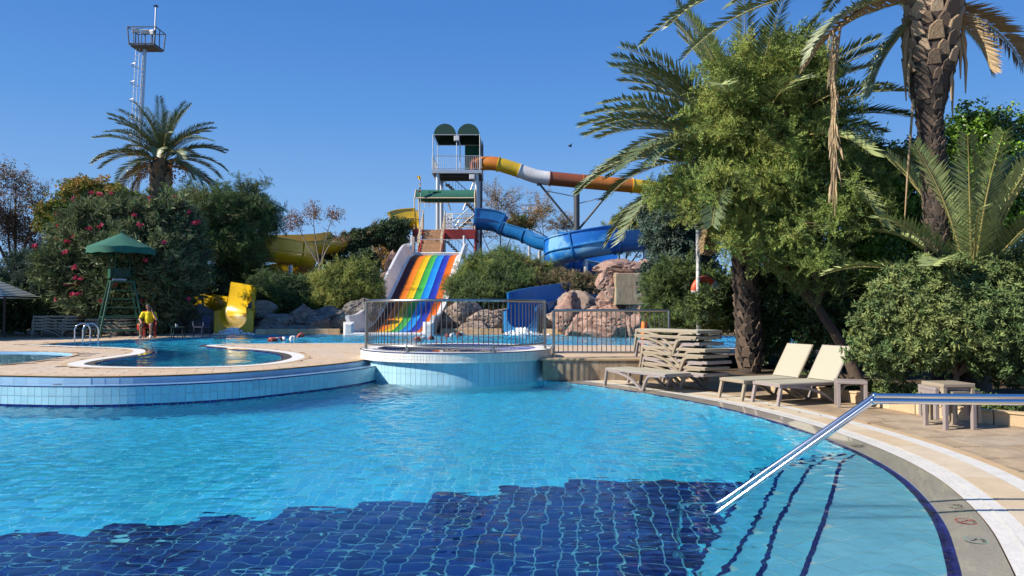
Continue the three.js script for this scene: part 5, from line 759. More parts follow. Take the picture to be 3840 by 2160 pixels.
function leaf(out, p, dir, len, wid, fold, r) {            // two triangles folded along the midrib
  const side = V(r() - 0.5, r() - 0.5, r() - 0.5).cross(dir).normalize(), n = side.clone().cross(dir).normalize(), mid = p.clone().addScaledVector(dir, len * 0.45), tip = p.clone().addScaledVector(dir, len).addScaledVector(n, -len * 0.12);
  const a = mid.clone().addScaledVector(side, wid / 2).addScaledVector(n, fold * wid), b = mid.clone().addScaledVector(side, -wid / 2).addScaledVector(n, fold * wid);
  out.push(p.x, p.y, p.z, a.x, a.y, a.z, tip.x, tip.y, tip.z, p.x, p.y, p.z, tip.x, tip.y, tip.z, b.x, b.y, b.z);
}
const ballDir = (r) => { const z = r() * 2 - 1, a = r() * TAU, s = Math.sqrt(1 - z * z); return V(Math.cos(a) * s, z, Math.sin(a) * s); };
function sprig(kind, seed) {
  const r = rngOf(seed), out = [], up = V(0, 1, 0);
  if (kind === 'broad') for (let i = 0; i < 18; i++) leaf(out, V((r() - 0.5) * 0.12, 0.02 + r() * 0.42, (r() - 0.5) * 0.12), ballDir(r).addScaledVector(up, 0.25).normalize(), 0.12 + r() * 0.07, 0.065 + r() * 0.03, 0.15, r);
  if (kind === 'droop') for (let i = 0; i < 16; i++) leaf(out, V((r() - 0.5) * 0.2, 0.05 + r() * 0.45, (r() - 0.5) * 0.2), ballDir(r).addScaledVector(up, -0.9).normalize(), 0.11 + r() * 0.05, 0.07 + r() * 0.02, 0.1, r);
  if (kind === 'lance') for (let i = 0; i < 22; i++) { const y = r() * 0.45; leaf(out, V(0, y, 0), ballDir(r).multiplyScalar(0.8).addScaledVector(up, 0.75).normalize(), 0.16 + r() * 0.1, 0.032 + r() * 0.016, 0.15, r); }
  if (kind === 'rosette') for (let k = 0; k < 3; k++) { const c = V((r() - 0.5) * 0.22, 0.18 + r() * 0.22, (r() - 0.5) * 0.22); for (let i = 0; i < 9; i++) { const a = i / 9 * TAU + r() * 0.4, d = V(Math.cos(a), 0.25 + r() * 0.5, Math.sin(a)).normalize(); leaf(out, c, d, 0.11 + r() * 0.045, 0.04 + r() * 0.012, 0.12, r); } }
  if (kind === 'feather') for (let k = 0; k < 6; k++) { const a = r() * TAU, d = V(Math.cos(a) * 0.75, 0.55 + r() * 0.5, Math.sin(a) * 0.75).normalize(), o = V(0, k * 0.06, 0), side = d.clone().cross(up).normalize(), L = 0.3 + r() * 0.16; for (let i = 0; i < 9; i++) for (const s of [-1, 1]) { const t = (i + 1) / 9, p = o.clone().addScaledVector(d, L * t); p.y -= 0.12 * t * t; leaf(out, p, side.clone().multiplyScalar(s).addScaledVector(d, 0.5).addScaledVector(ballDir(r), 0.25).normalize(), 0.06 + r() * 0.025, 0.024, 0.1, r); } }
  if (kind === 'sparse') for (let i = 0; i < 9; i++) leaf(out, V((r() - 0.5) * 0.3, r() * 0.5, (r() - 0.5) * 0.3), ballDir(r), 0.07 + r() * 0.05, 0.05 + r() * 0.03, 0.1, r);
  if (kind === 'grass') for (let i = 0; i < 16; i++) { const a = r() * TAU; leaf(out, V((r() - 0.5) * 0.2, 0, (r() - 0.5) * 0.2), V(Math.cos(a) * 0.35, 1, Math.sin(a) * 0.35).normalize(), 0.35 + r() * 0.35, 0.012 + r() * 0.012, 0.2, r); }
  const g = new THREE.BufferGeometry(); g.setAttribute('position', new THREE.Float32BufferAttribute(out, 3)); g.computeVertexNormals(); return tidy(g);
}
const SPRIGS = {}; for (const k of ['broad', 'droop', 'lance', 'rosette', 'feather', 'sparse', 'grass']) SPRIGS[k] = [sprig(k, 11), sprig(k, 12), sprig(k, 13)];
const twigGeo = pipe([[0, 0, 0], [0.02, 0.3, 0.01], [0, 0.62, -0.02]], (i) => [0.014, 0.009, 0.003][i], 4, false);
M.leaf = new THREE.MeshPhysicalMaterial({ color: 0xffffff, roughness: 0.85, transmission: 0.25, thickness: 0, side: THREE.DoubleSide });
M.leafGloss = std(0xffffff, 0.34);
M.leafMatt = std(0xffffff, 0.7);
M.bark = [lin(0.10, 0.075, 0.055), lin(0.16, 0.12, 0.09), lin(0.06, 0.045, 0.035), lin(0.24, 0.19, 0.15)].map((c) => std(c, 0.95, { bumpMap: T.rockBump, bumpScale: 0.02 }));
function crown(parent, name, kind, blobs, n, { seed = 1, size = [0.8, 1.3], colors, mat = M.leaf, shell = 0.35, gap = 0.42, gapScale = 0.9, rise = 0.45, twigs = 0, floor = -99 } = {}) {
  const r = rngOf(seed), wt = blobs.map((b) => b[3] * b[4] + b[4] * b[5] + b[3] * b[5]), tot = wt.reduce((a, b) => a + b, 0), lists = [[], [], []], tw = [], reach = 0.26 * (size[0] + size[1]) / 2, q = new THREE.Quaternion(), q2 = new THREE.Quaternion(), up = V(0, 1, 0), c1 = new THREE.Color();
  // every blob is a cluster of smaller clumps, with a few shoots that stick out
  const clumps = blobs.map((b, k) => { const m = 9 + Math.floor(r() * 6), out = []; for (let i = 0; i < m; i++) { const d = ballDir(r), q = 0.45 + 0.5 * r(), c = 0.3 + 0.26 * r(); out.push([d.x * q, d.y * q, d.z * q, c, r() * 0.3 - 0.15]); } return out; });
  let made = 0, tries = 0;
  while (made < n && tries++ < n * 6) {
    let t = r() * tot, k = 0; while (k < blobs.length - 1 && (t -= wt[k]) > 0) k++; const b = blobs[k], cl = clumps[k][Math.floor(r() * clumps[k].length)], e = ballDir(r), R = Math.pow(lerp(shell ** 3, 1, r()), 1 / 3) * cl[3] * (r() < 0.07 ? 1.35 : 1), d = V(cl[0] + e.x * R, cl[1] + e.y * R, cl[2] + e.z * R);
    const p = V(b[0] + d.x * Math.max(b[3] * 0.5, b[3] - reach), b[1] + d.y * Math.max(b[4] * 0.5, b[4] - reach) - reach * 0.4, b[2] + d.z * Math.max(b[5] * 0.5, b[5] - reach)); d.multiplyScalar(0.5).add(e.multiplyScalar(0.6)).normalize();
    if (p.y < floor || fbm3(p.x * gapScale + seed, p.y * gapScale * 1.2, p.z * gapScale, 3) < gap) continue;
    const dir = d.clone().multiplyScalar(0.75).addScaledVector(up, rise).addScaledVector(ballDir(r), 0.55).normalize(); q.setFromUnitVectors(up, dir); q2.setFromAxisAngle(up, r() * TAU); q.multiply(q2); const s = lerp(size[0], size[1], r());
    const m = new THREE.Matrix4().compose(p, q, V(s, s, s)), cc = colors[Math.min(colors.length - 1, Math.floor(Math.pow(clamp(0.5 * r() + cl[4] + 0.75 * fbm3(p.x * 0.7 + 5, p.y * 0.7, p.z * 0.7 + seed, 2) - 0.12, 0, 0.999), 1) * colors.length))], j = 0.78 + r() * 0.44; lists[made % 3].push([m, [cc[0] * j, cc[1] * j, cc[2] * j]]); if (r() < twigs) tw.push(m); made++;
  }
  lists.forEach((L, i) => { if (!L.length) return; const im = new THREE.InstancedMesh(SPRIGS[kind][i], mat, L.length); L.forEach(([m, c], k) => { im.setMatrixAt(k, m); im.setColorAt(k, c1.setRGB(...c)); }); im.name = name; im.userData.kind = 'stuff'; im.castShadow = im.receiveShadow = true; parent.add(im); });
  if (tw.length) { const im = new THREE.InstancedMesh(twigGeo, M.bark[1], tw.length); tw.forEach((m, k) => im.setMatrixAt(k, m)); im.name = 'twigs'; im.userData.kind = 'stuff'; im.castShadow = im.receiveShadow = true; parent.add(im); }
}
// leafy shoots: thin curved stems that fan out of every blob, with sprigs set along them
function shoots(parent, name, kind, blobs, n, { seed = 1, size = [0.8, 1.3], colors, mat = M.leaf, rise = 0.3, bare = 0.2, spread = 0.07, step = 0.11, stem = M.bark[0], droop = 0.0, reachOut = 1.12, floor = -99 } = {}) {
  const r = rngOf(seed * 31 + 7), wt = blobs.map((b) => b[3] * b[4] + b[4] * b[5] + b[3] * b[5]), tot = wt.reduce((a, b) => a + b, 0), lists = [[], [], []], stems = [], up = V(0, 1, 0), q = new THREE.Quaternion(), q2 = new THREE.Quaternion(), c1 = new THREE.Color(), mean = (size[0] + size[1]) / 2;
  let made = 0, guard = 0;
  while (made < n && guard++ < n) {
    let t = r() * tot, k = 0; while (k < blobs.length - 1 && (t -= wt[k]) > 0) k++; const b = blobs[k], d = ballDir(r); d.y = d.y * 0.8 + 0.25 * rise; d.normalize();
    const s0 = ballDir(r).multiplyScalar(0.35 * r()), len = (0.72 + 0.4 * r()) * reachOut, a = V(b[0] + s0.x * b[3], b[1] + (s0.y - 0.15) * b[4], b[2] + s0.z * b[5]), e = V(b[0] + d.x * b[3] * len, b[1] + d.y * b[4] * len, b[2] + d.z * b[5] * len), L = a.distanceTo(e), m = a.clone().lerp(e, 0.55).add(V((r() - 0.5) * 0.2 * L, (0.12 + droop) * L, (r() - 0.5) * 0.2 * L)); e.y -= droop * L * 0.6;
    const P = bend([a, m, e], 6); stems.push(pipe(P, (i, u) => lerp(0.012, 0.004, u) * mean, 3, false));
    const tone0 = r() * 0.45 - 0.22, count = Math.max(2, Math.round(L * (1 - bare) / (step * mean)));
    for (let i = 0; i < count; i++) {
      const u = bare + (1 - bare) * (i + r()) / count, f = clamp(u * 6, 0, 5.999), j = Math.floor(f), p = P[j].clone().lerp(P[j + 1], f - j).addScaledVector(ballDir(r), spread * mean * r() * 1.6); if (p.y < floor) continue;
      const dir = P[j + 1].clone().sub(P[j]).normalize().multiplyScalar(0.7).addScaledVector(ballDir(r), 0.8).addScaledVector(up, rise * 0.5 - droop).normalize(); q.setFromUnitVectors(up, dir); q2.setFromAxisAngle(up, r() * TAU); q.multiply(q2); const sc = lerp(size[0], size[1], r()) * lerp(1.05, 0.7, u);
      const cc = colors[Math.min(colors.length - 1, Math.floor(clamp(0.45 * r() + tone0 + 0.8 * fbm3(p.x * 0.6 + 5, p.y * 0.6, p.z * 0.6 + seed, 2) - 0.08, 0, 0.999) * colors.length))], jt = 0.78 + r() * 0.44; lists[made % 3].push([new THREE.Matrix4().compose(p, q, V(sc, sc, sc)), [cc[0] * jt, cc[1] * jt, cc[2] * jt]]); made++;
    }
  }
  lists.forEach((A, i) => { if (!A.length) return; const im = new THREE.InstancedMesh(SPRIGS[kind][i], mat, A.length); A.forEach(([m, c], k) => { im.setMatrixAt(k, m); im.setColorAt(k, c1.setRGB(...c)); }); im.name = name; im.userData.kind = 'stuff'; im.castShadow = im.receiveShadow = true; parent.add(im); });
  const st = obj('stems', stems, stem, parent); st.userData.kind = 'stuff';
}
function skeleton(parent, base, blobs, rad, mat, seed = 1, fork = 0.45) {
  const r = rngOf(seed), c = blobs.reduce((a, b) => a.add(V(b[0], b[1], b[2])), V(0, 0, 0)).multiplyScalar(1 / blobs.length), B = V(...base), F = V(lerp(B.x, c.x, 0.5), lerp(B.y, c.y, fork), lerp(B.z, c.z, 0.5));
  const w = () => (r() - 0.5) * 0.25; obj('trunk', pipe(bend([B, [lerp(B.x, F.x, 0.35) + w(), lerp(B.y, F.y, 0.4), lerp(B.z, F.z, 0.3)], F], 10), (i, t) => lerp(rad, rad * 0.62, t), 9), mat, parent);
  for (const b of blobs) { const e = V(b[0], b[1] + b[4] * 0.35, b[2]), m = F.clone().lerp(e, 0.5).add(V(w() * 2, 0.15, w() * 2)); obj('limb', pipe(bend([F, m, e], 8), (i, t) => lerp(rad * 0.5, rad * 0.1, t), 6), mat, parent); for (let k = 0; k < 3; k++) { const s = m.clone().lerp(e, r() * 0.8), d = ballDir(r); d.y = Math.abs(d.y); obj('branch', pipe([s, s.clone().add(V(d.x * b[3] * 0.5, d.y * b[4] * 0.45, d.z * b[5] * 0.5)), s.clone().add(V(d.x * b[3] * 0.9, d.y * b[4] * 0.95, d.z * b[5] * 0.9))], [rad * 0.22, rad * 0.14, rad * 0.05], 5), mat, parent); } }
}
const G = { dark: [[0.018, 0.045, 0.016], [0.03, 0.07, 0.022], [0.05, 0.1, 0.03], [0.075, 0.14, 0.04]], mid: [[0.035, 0.075, 0.02], [0.065, 0.125, 0.028], [0.1, 0.17, 0.036], [0.14, 0.21, 0.045]], olive: [[0.10, 0.14, 0.03], [0.18, 0.225, 0.038], [0.26, 0.3, 0.05], [0.34, 0.36, 0.07]], oleander: [[0.045, 0.075, 0.03], [0.085, 0.13, 0.05], [0.15, 0.2, 0.08], [0.24, 0.28, 0.12]], autumn: [[0.16, 0.11, 0.03], [0.34, 0.2, 0.045], [0.42, 0.26, 0.06], [0.2, 0.19, 0.045]], rust: [[0.24, 0.13, 0.08], [0.34, 0.19, 0.11], [0.2, 0.13, 0.06], [0.14, 0.13, 0.05]], gold: [[0.07, 0.14, 0.016], [0.13, 0.2, 0.02], [0.24, 0.24, 0.028], [0.4, 0.25, 0.05]], weed: [[0.16, 0.12, 0.06], [0.24, 0.18, 0.09], [0.12, 0.125, 0.045], [0.3, 0.22, 0.12]], blue: [[0.04, 0.085, 0.06], [0.065, 0.115, 0.08], [0.09, 0.15, 0.1]], fresh: [[0.05, 0.13, 0.014], [0.11, 0.23, 0.022], [0.18, 0.33, 0.035], [0.03, 0.08, 0.012]], pitto: [[0.03, 0.06, 0.018], [0.055, 0.1, 0.028], [0.09, 0.15, 0.042], [0.13, 0.18, 0.055], [0.18, 0.22, 0.065]] };
function plant(name, label, category, kind, blobs, n, o = {}) { const t = thing(name, label, category, [0, 0, 0], 0, o.group); if (o.base) skeleton(t, o.base, blobs, o.rad || 0.15, o.bark || M.bark[0], o.seed || 1, o.fork); (o.mode === 'fill' ? crown : shoots)(t, o.part || 'crown', kind, blobs, n, { colors: G.mid, ...o }); return t; }

// left side, from the far left to the rainbow slide
plant('autumn_tree', 'rust tinged half bare tree left of the yellow green tree', 'tree', 'sparse', BLOBS.autumnLeft, 2300, { colors: G.rust, size: [0.9, 1.5], gap: 0.47, base: [-28.3, 0.4, -41], rad: 0.22, seed: 2, twigs: 0.5, bark: M.bark[1] });
plant('yellow_green_tree', 'tree turning yellow green and orange behind the oleander', 'tree', 'broad', BLOBS.yellowGreen, 3200, { colors: G.gold, size: [0.9, 1.5], base: [-22.4, 0.4, -38.3], rad: 0.2, seed: 3 });
{ const t = plant('oleander', 'huge dark oleander bush with pink flowers behind the lifeguard chair', 'bush', 'lance', BLOBS.oleander, 7000, { colors: G.oleander, size: [1.0, 1.7], shell: 0.5, gap: 0.42, base: [-17, UP_DECK, -33.2], rad: 0.14, seed: 4 });
  crown(t, 'inner_leaves', 'lance', BLOBS.oleander, 2600, { colors: G.oleander, size: [1.6, 2.4], shell: 0.0, gap: 0.2, seed: 44 });
  const r = rngOf(77), gs = [], pm = std(lin(0.62, 0.06, 0.13), 0.7); const fl = []; for (let i = 0; i < 5; i++) { const a = i / 5 * TAU; leaf(fl, V(0, 0, 0), V(Math.cos(a), 0.6, Math.sin(a)).normalize(), 0.11, 0.09, 0.2, r); } const fg = new THREE.BufferGeometry(); fg.setAttribute('position', new THREE.Float32BufferAttribute(fl, 3)); fg.computeVertexNormals(); tidy(fg);
  for (let i = 0; i < 58; i++) { const b = BLOBS.oleander[Math.floor(Math.pow(r(), 1.5) * 7)], d = ballDir(r); d.z = Math.abs(d.z) * 0.9 + 0.2; d.y = d.y * 0.8 + 0.2; d.x -= 0.15; d.normalize(); const c = V(b[0] + d.x * b[3] * 1.2, b[1] + d.y * b[4] * 1.2, b[2] + d.z * b[5] * 1.25), list = []; for (let k = 0; k < 5; k++) { const g = fg.clone(); g.rotateX(r() * 2 - 0.4); g.rotateY(r() * 6); g.translate((r() - 0.5) * 0.16, (r() - 0.5) * 0.12, (r() - 0.5) * 0.16); list.push(g); } const f = obj('flower_cluster', list, pm, t); f.position.copy(c); } }
plant('juniper', 'dark blue green juniper beside the striped awning', 'bush', 'lance', BLOBS.darkJuniper, 2600, { colors: G.blue, size: [0.7, 1.2], shell: 0.5, gap: 0.3, seed: 5, base: [-21.8, UP_DECK, -34.6], rad: 0.1 });
plant('hedge', 'dark hedge under the oleander behind the shaded loungers', 'hedge', 'broad', BLOBS.shadeBush, 2600, { mode: 'fill', colors: G.dark, size: [1, 1.6], shell: 0.4, gap: 0.28, seed: 6, part: 'foliage' });
plant('pinnate_tree', 'feathery green tree overhanging the yellow slide bend', 'tree', 'feather', BLOBS.feathLeft, 2300, { colors: [...G.mid, [0.11, 0.12, 0.03]], size: [1.2, 2.0], gap: 0.46, seed: 7, base: [-15.8, 1, -40], rad: 0.2 });
plant('fern_bush', 'low feathery bush above the grey boulders', 'bush', 'feather', BLOBS.underLeft, 2300, { colors: G.mid, size: [1.0, 1.7], shell: 0.45, gap: 0.36, seed: 8, base: [-12.4, 1, -38.2], rad: 0.08 });
plant('round_bush', 'rounded olive green bush left of the rainbow slide', 'bush', 'feather', BLOBS.roundBush, 2600, { colors: G.olive, size: [0.9, 1.4], shell: 0.5, gap: 0.3, seed: 9, base: [-8.9, 1.2, -38.5], rad: 0.08 });
plant('yellow_leaved_tree', 'sparse yellow leaved tree under the yellow slide start', 'tree', 'sparse', [...BLOBS.yellowBehind, [-9.8, 5.2, -57, 2.2, 2.4, 1.5]], 2000, { colors: G.autumn, size: [1.0, 1.7], gap: 0.38, seed: 10, base: [-10, 1.5, -57], rad: 0.15, twigs: 0.4 });
{ // ivy over the yellow flume and its post
  const iv = []; for (let k = 0; k < 10; k++) { const t = k / 9; iv.push([lerp(-13.6, -8.2, t), lerp(6.2, 8.1, t) - 0.25, -52.3, 0.75, 0.55 + 0.35 * Math.sin(k * 2.1), 0.5]); } iv.push([-11.0, 5.0, -51.6, 1.3, 1.5, 0.9], [-10.9, 3.6, -51.4, 1.2, 1.4, 0.9], [-8.6, 6.9, -52.4, 0.9, 0.8, 0.5], [-12.3, 4.4, -51.4, 0.9, 0.9, 0.8]);
  plant('ivy', 'dark ivy draped over the yellow slide and its post', 'ivy', 'broad', iv, 3800, { mode: 'fill', colors: [...G.dark, [0.09, 0.07, 0.025]], size: [1.0, 1.6], shell: 0.4, gap: 0.25, rise: -0.1, seed: 11, part: 'foliage' }); }
{ const bl = [[-11.6, 6.4, -38.5, 0.6, 0.6, 0.5], [-10.7, 6.9, -38.5, 0.6, 0.6, 0.5], [-9.6, 6.7, -38.5, 0.6, 0.5, 0.5], [-9.2, 5.5, -38.5, 0.5, 0.4, 0.4]]; plant('seed_pod_tree', 'slender bare tree with orange seed clusters before the yellow slide', 'tree', 'sparse', bl, 260, { mode: 'fill', colors: [[0.28, 0.12, 0.05], [0.22, 0.1, 0.05], [0.3, 0.16, 0.06]], size: [0.7, 1.0], gap: 0.2, seed: 12, base: [-10.3, 2.0, -38.5], rad: 0.09, bark: M.bark[3], twigs: 0.3 }); }
// between the slides
plant('slope_bush', 'feathery green thicket right of the rainbow slide', 'bush', 'feather', BLOBS.slopeBush, 4200, { colors: [...G.mid, G.olive[1], G.olive[2]], size: [0.9, 1.5], shell: 0.45, gap: 0.33, seed: 13, base: [-1.8, 1.5, -40.5], rad: 0.1 });
plant('dry_weeds', 'dry brown weeds below the blue slide bend', 'weeds', 'lance', BLOBS.weeds, 2600, { colors: G.weed, size: [0.9, 1.5], shell: 0.3, gap: 0.36, rise: 1.2, seed: 14, part: 'foliage' });
plant('twiggy_tree', 'tall bare twiggy tree with last yellow leaves behind the tower', 'tree', 'sparse', BLOBS.twiggy1, 1100, { colors: G.autumn, size: [0.9, 1.4], gap: 0.42, rise: 1.2, seed: 15, base: [-1, 1.5, -62], rad: 0.14, twigs: 1 });
plant('twiggy_tree', 'slim yellow leaved tree below the tube slide', 'tree', 'sparse', BLOBS.twiggy2, 800, { colors: G.autumn, size: [0.9, 1.5], gap: 0.36, rise: 1.2, seed: 16, base: [3.2, 1.5, -66], rad: 0.12, twigs: 0.8 });
plant('conifer', 'yellow green conifer behind the blue slide bend', 'tree', 'lance', BLOBS.coniferFar, 2600, { colors: [...G.olive, ...G.gold.slice(0, 2)], size: [1.2, 2.0], gap: 0.32, seed: 17, base: [10.5, 1, -62], rad: 0.2 });
// a belt of trees far behind closes the view
{ const t = thing('tree_belt', 'distant belt of mixed trees behind the water slides', 'trees'); t.userData.kind = 'stuff'; delete t.userData.category; const bl = [], r = rngOf(21); for (let i = 0; i < 46; i++) { const x = -62 + i * 2.9 + r(), h = x < -10 ? 3.2 + r() * 1.8 : x < 12 ? 2.6 + r() * 1.2 : 3.6 + r() * 2; bl.push([x, h * 0.7, -66 - r() * 8, 2.6, h * 0.75, 2]); } crown(t, 'foliage', 'broad', bl, 9000, { colors: [...G.dark, ...G.mid, ...G.olive, G.autumn[3]], size: [2.2, 3.6], shell: 0.5, gap: 0.2, seed: 22 }); }
// trees to the left, outside the picture, whose shade lies on the left bank
[[-30, -27, 8.5], [-33, -33, 9.5], [-35, -39, 9]].forEach(([x, z, h], i) => { const bl = [[x, h * 0.75, z, 3.2, 2.6, 3], [x + 1.5, h * 0.6, z + 1.5, 2.6, 2.2, 2.4], [x - 1.5, h * 0.6, z - 1, 2.6, 2.4, 2.4]]; plant('shade_tree', ['tall dark tree left of the children pool', 'tall dark tree behind the striped awning', 'tall dark tree left of the half bare tree'][i], 'tree', 'broad', bl, 2600, { mode: 'fill', colors: G.dark, size: [1.6, 2.6], gap: 0.25, seed: 40 + i, base: [x, 0, z], rad: 0.3, group: 'shade trees' }); });

// right side
plant('dark_tree', 'dense blue green tree behind the white pole', 'tree', 'broad', BLOBS.darkPole, 2600, { colors: G.blue, size: [0.8, 1.3], shell: 0.5, gap: 0.28, seed: 23, base: [5.4, UP_DECK, -24], rad: 0.14 });
plant('box_shrub', 'fine leaved green shrub behind the lounger stack', 'bush', 'lance', BLOBS.stackShrub, 3400, { colors: [...G.mid, G.dark[2]], size: [0.5, 0.85], shell: 0.5, gap: 0.3, seed: 24, base: [4.7, UP_DECK, -19.5], rad: 0.06 });
plant('feathery_tree', 'feathery yellow green tree spreading in front of the leaning palm', 'tree', 'feather', BLOBS.feather, 2700, { reachOut: 1.3, bare: 0.05, step: 0.15, spread: 0.04, stem: M.bark[1], colors: [G.mid[2], G.mid[3], [0.18, 0.26, 0.045], [0.23, 0.31, 0.055], G.olive[2]], size: [0.8, 1.4], shell: 0.2, gap: 0.47, gapScale: 1.5, seed: 25, base: [7.41, 0.12, -15.5], rad: 0.14, fork: 0.32, bark: M.bark[0], twigs: 0.12 });
plant('ficus', 'glossy bright green ficus left of the big palm trunk', 'tree', 'droop', BLOBS.ficusA, 2300, { colors: G.fresh, mat: M.leafGloss, size: [0.65, 1.0], shell: 0.3, gap: 0.43, gapScale: 1.4, rise: -0.2, seed: 26, base: [8.7, 0.12, -16.8], rad: 0.1 });
plant('ficus', 'glossy green ficus right of the big palm trunk', 'tree', 'droop', BLOBS.ficusB, 2300, { colors: G.fresh, mat: M.leafGloss, size: [0.65, 1.0], shell: 0.3, gap: 0.45, gapScale: 1.3, rise: -0.2, seed: 27, base: [10.7, 0.12, -16.4], rad: 0.1 });
plant('laurel', 'dark glossy shrub behind the raised loungers', 'bush', 'broad', BLOBS.darkShrub, 4600, { colors: G.dark, mat: M.leafGloss, size: [0.55, 0.9], shell: 0.45, gap: 0.3, gapScale: 1.3, seed: 28, base: [7.2, 0.12, -17.4], rad: 0.06 });
plant('pittosporum', 'large rounded shrub with leaf rosettes behind the pile of side tables', 'bush', 'rosette', BLOBS.pitto, 5200, { stem: M.bark[3], step: 0.13, spread: 0.1, colors: G.pitto, mat: M.leafMatt, size: [0.6, 1.05], shell: 0.5, gap: 0.42, gapScale: 1.6, seed: 29, base: [7.4, 0.12, -11.9], rad: 0.07, bark: M.bark[3], fork: 0.3 });
plant('back_hedge', 'dark hedge closing the garden behind the big palm', 'hedge', 'broad', [[9.5, 1.6, -19.6, 2.0, 1.7, 0.8], [13, 2.0, -19, 2.2, 2.1, 1], [16.5, 2.2, -18.5, 2.4, 2.3, 1], [12, 3.4, -19.4, 1.8, 1.4, 1], [11.5, 1.0, -14.5, 1.6, 1.2, 1.0], [14, 1.2, -13.0, 2, 1.4, 1.2]], 4200, { colors: G.dark, mat: M.leafGloss, size: [0.8, 1.3], shell: 0.45, gap: 0.22, seed: 30, part: 'foliage' });
{ const bl = [], r = rngOf(61); for (let i = 0; i < 40; i++) { const L = kerbLine[Math.floor(8 + i * 1.05)], o = offset(kerbLine, -0.4 - r() * 0.4)[Math.floor(8 + i * 1.05)]; bl.push([o[0], 0.18, o[1], 0.22, 0.13, 0.22]); } plant('ground_cover', 'low leafy ground cover along the planter kerb', 'plants', 'broad', bl, 1500, { mode: 'fill', colors: [...G.mid, G.olive[2], G.gold[1]], size: [0.3, 0.5], shell: 0.1, gap: 0.3, gapScale: 2, seed: 31, part: 'foliage', floor: 0.13 }).userData.kind = 'stuff'; }

// ---------------------------------------------------------------- palms
function frondGeo(L, elev, droop, leafL, seed, pairs = 74, twist = 0.5) {
  const r = rngOf(seed), pts = [], ang = []; let p = V(0, 0, 0); const n = 16; for (let i = 0; i <= n; i++) { const t = i / n, a = elev - droop * Math.pow(t, 1.4); pts.push(p.clone()); ang.push(a); p = p.clone().add(V(Math.cos(a) * L / n, Math.sin(a) * L / n, 0)); }
  const at = (t) => { const f = clamp(t * n, 0, n - 0.001), i = Math.floor(f); return [pts[i].clone().lerp(pts[i + 1], f - i), lerp(ang[i], ang[i + 1], f - i)]; };
  const out = []; for (let k = 0; k < pairs; k++) { const t = 0.16 + 0.84 * (k + r() * 0.6) / pairs, [q, a] = at(Math.min(0.995, t)), T = V(Math.cos(a), Math.sin(a), 0), N = V(-Math.sin(a), Math.cos(a), 0), len = leafL * (0.55 + 0.75 * Math.sin(Math.PI * Math.min(1, 0.15 + t * 0.85))) * (0.85 + r() * 0.3); for (const s of [-1, 1]) { const d = T.clone().multiplyScalar(0.75 + r() * 0.2).addScaledVector(N, 0.25 + r() * 0.35).addScaledVector(V(0, 0, s), 0.75 + r() * 0.2).normalize(); const w = 0.042, side = T.clone().cross(d).normalize().cross(d).normalize(), tip = q.clone().addScaledVector(d, len); tip.y -= len * 0.16; const m = q.clone().lerp(tip, 0.4), a1 = m.clone().addScaledVector(side, w / 2), b1 = m.clone().addScaledVector(side, -w / 2); a1.addScaledVector(N, 0.012); out.push(q.x, q.y, q.z, a1.x, a1.y, a1.z, tip.x, tip.y, tip.z, q.x, q.y, q.z, tip.x, tip.y, tip.z, b1.x, b1.y, b1.z); } }
  const g = new THREE.BufferGeometry(); g.setAttribute('position', new THREE.Float32BufferAttribute(out, 3)); g.computeVertexNormals();
  return [tidy(g), pipe(pts, (i, t) => lerp(0.035, 0.006, t), 5)];
}
M.frond = [lin(0.13, 0.175, 0.08), lin(0.18, 0.225, 0.11), lin(0.10, 0.14, 0.06)].map((c) => std(c, 0.45)); M.frondFresh = [lin(0.32, 0.38, 0.15), lin(0.25, 0.31, 0.12)].map((c) => std(c, 0.45)); M.frondDry = [lin(0.30, 0.21, 0.11), lin(0.38, 0.28, 0.16)].map((c) => std(c, 0.8)); M.rachis = std(lin(0.30, 0.26, 0.09), 0.5); M.stub = [lin(0.26, 0.19, 0.12), lin(0.14, 0.10, 0.07), lin(0.36, 0.27, 0.18), lin(0.055, 0.042, 0.033)].map((c) => std(c, 0.9, { bumpMap: T.rockBump, bumpScale: 0.01 }));
const frondKinds = [[1.35, 0.55], [1.05, 0.95], [0.7, 1.1], [0.35, 1.2], [-0.05, 1.1], [-0.7, 0.7]];
const frondCache = new Map();
function frond(parent, p, yaw, kind, L, mats, seed, leafL = 0.42) {
  const key = [kind, L.toFixed(1), seed % 3, leafL].join(); if (!frondCache.has(key)) frondCache.set(key, frondGeo(L, ...frondKinds[kind], leafL, 100 + kind * 7 + seed % 3)); const [lg, rg] = frondCache.get(key);
  const f = new THREE.Mesh(rg, M.rachis); f.name = 'frond'; f.position.set(...p); f.rotation.set(0, yaw, 0); f.castShadow = f.receiveShadow = true; parent.add(f); const l = new THREE.Mesh(lg, mats[seed % mats.length]); l.name = 'leaflets'; l.castShadow = l.receiveShadow = true; f.add(l); return f;
}
function palmTrunk(parent, pts, rad, seg = 18) { const P = bend(pts, 60), g = pipe(P, (i, t) => rad(t) * (1 + 0.05 * Math.sin(i * 1.9)), seg), p = g.attributes.position, n = g.attributes.normal; for (let i = 0; i < p.count; i++) { const k = (fbm3(p.getX(i) * 9, p.getY(i) * 14, p.getZ(i) * 9, 3) - 0.5) * 0.09; p.setXYZ(i, p.getX(i) + n.getX(i) * k, p.getY(i) + n.getY(i) * k, p.getZ(i) + n.getZ(i) * k); } g.computeVertexNormals(); return [obj('trunk', g, M.stub[3], parent), P]; }
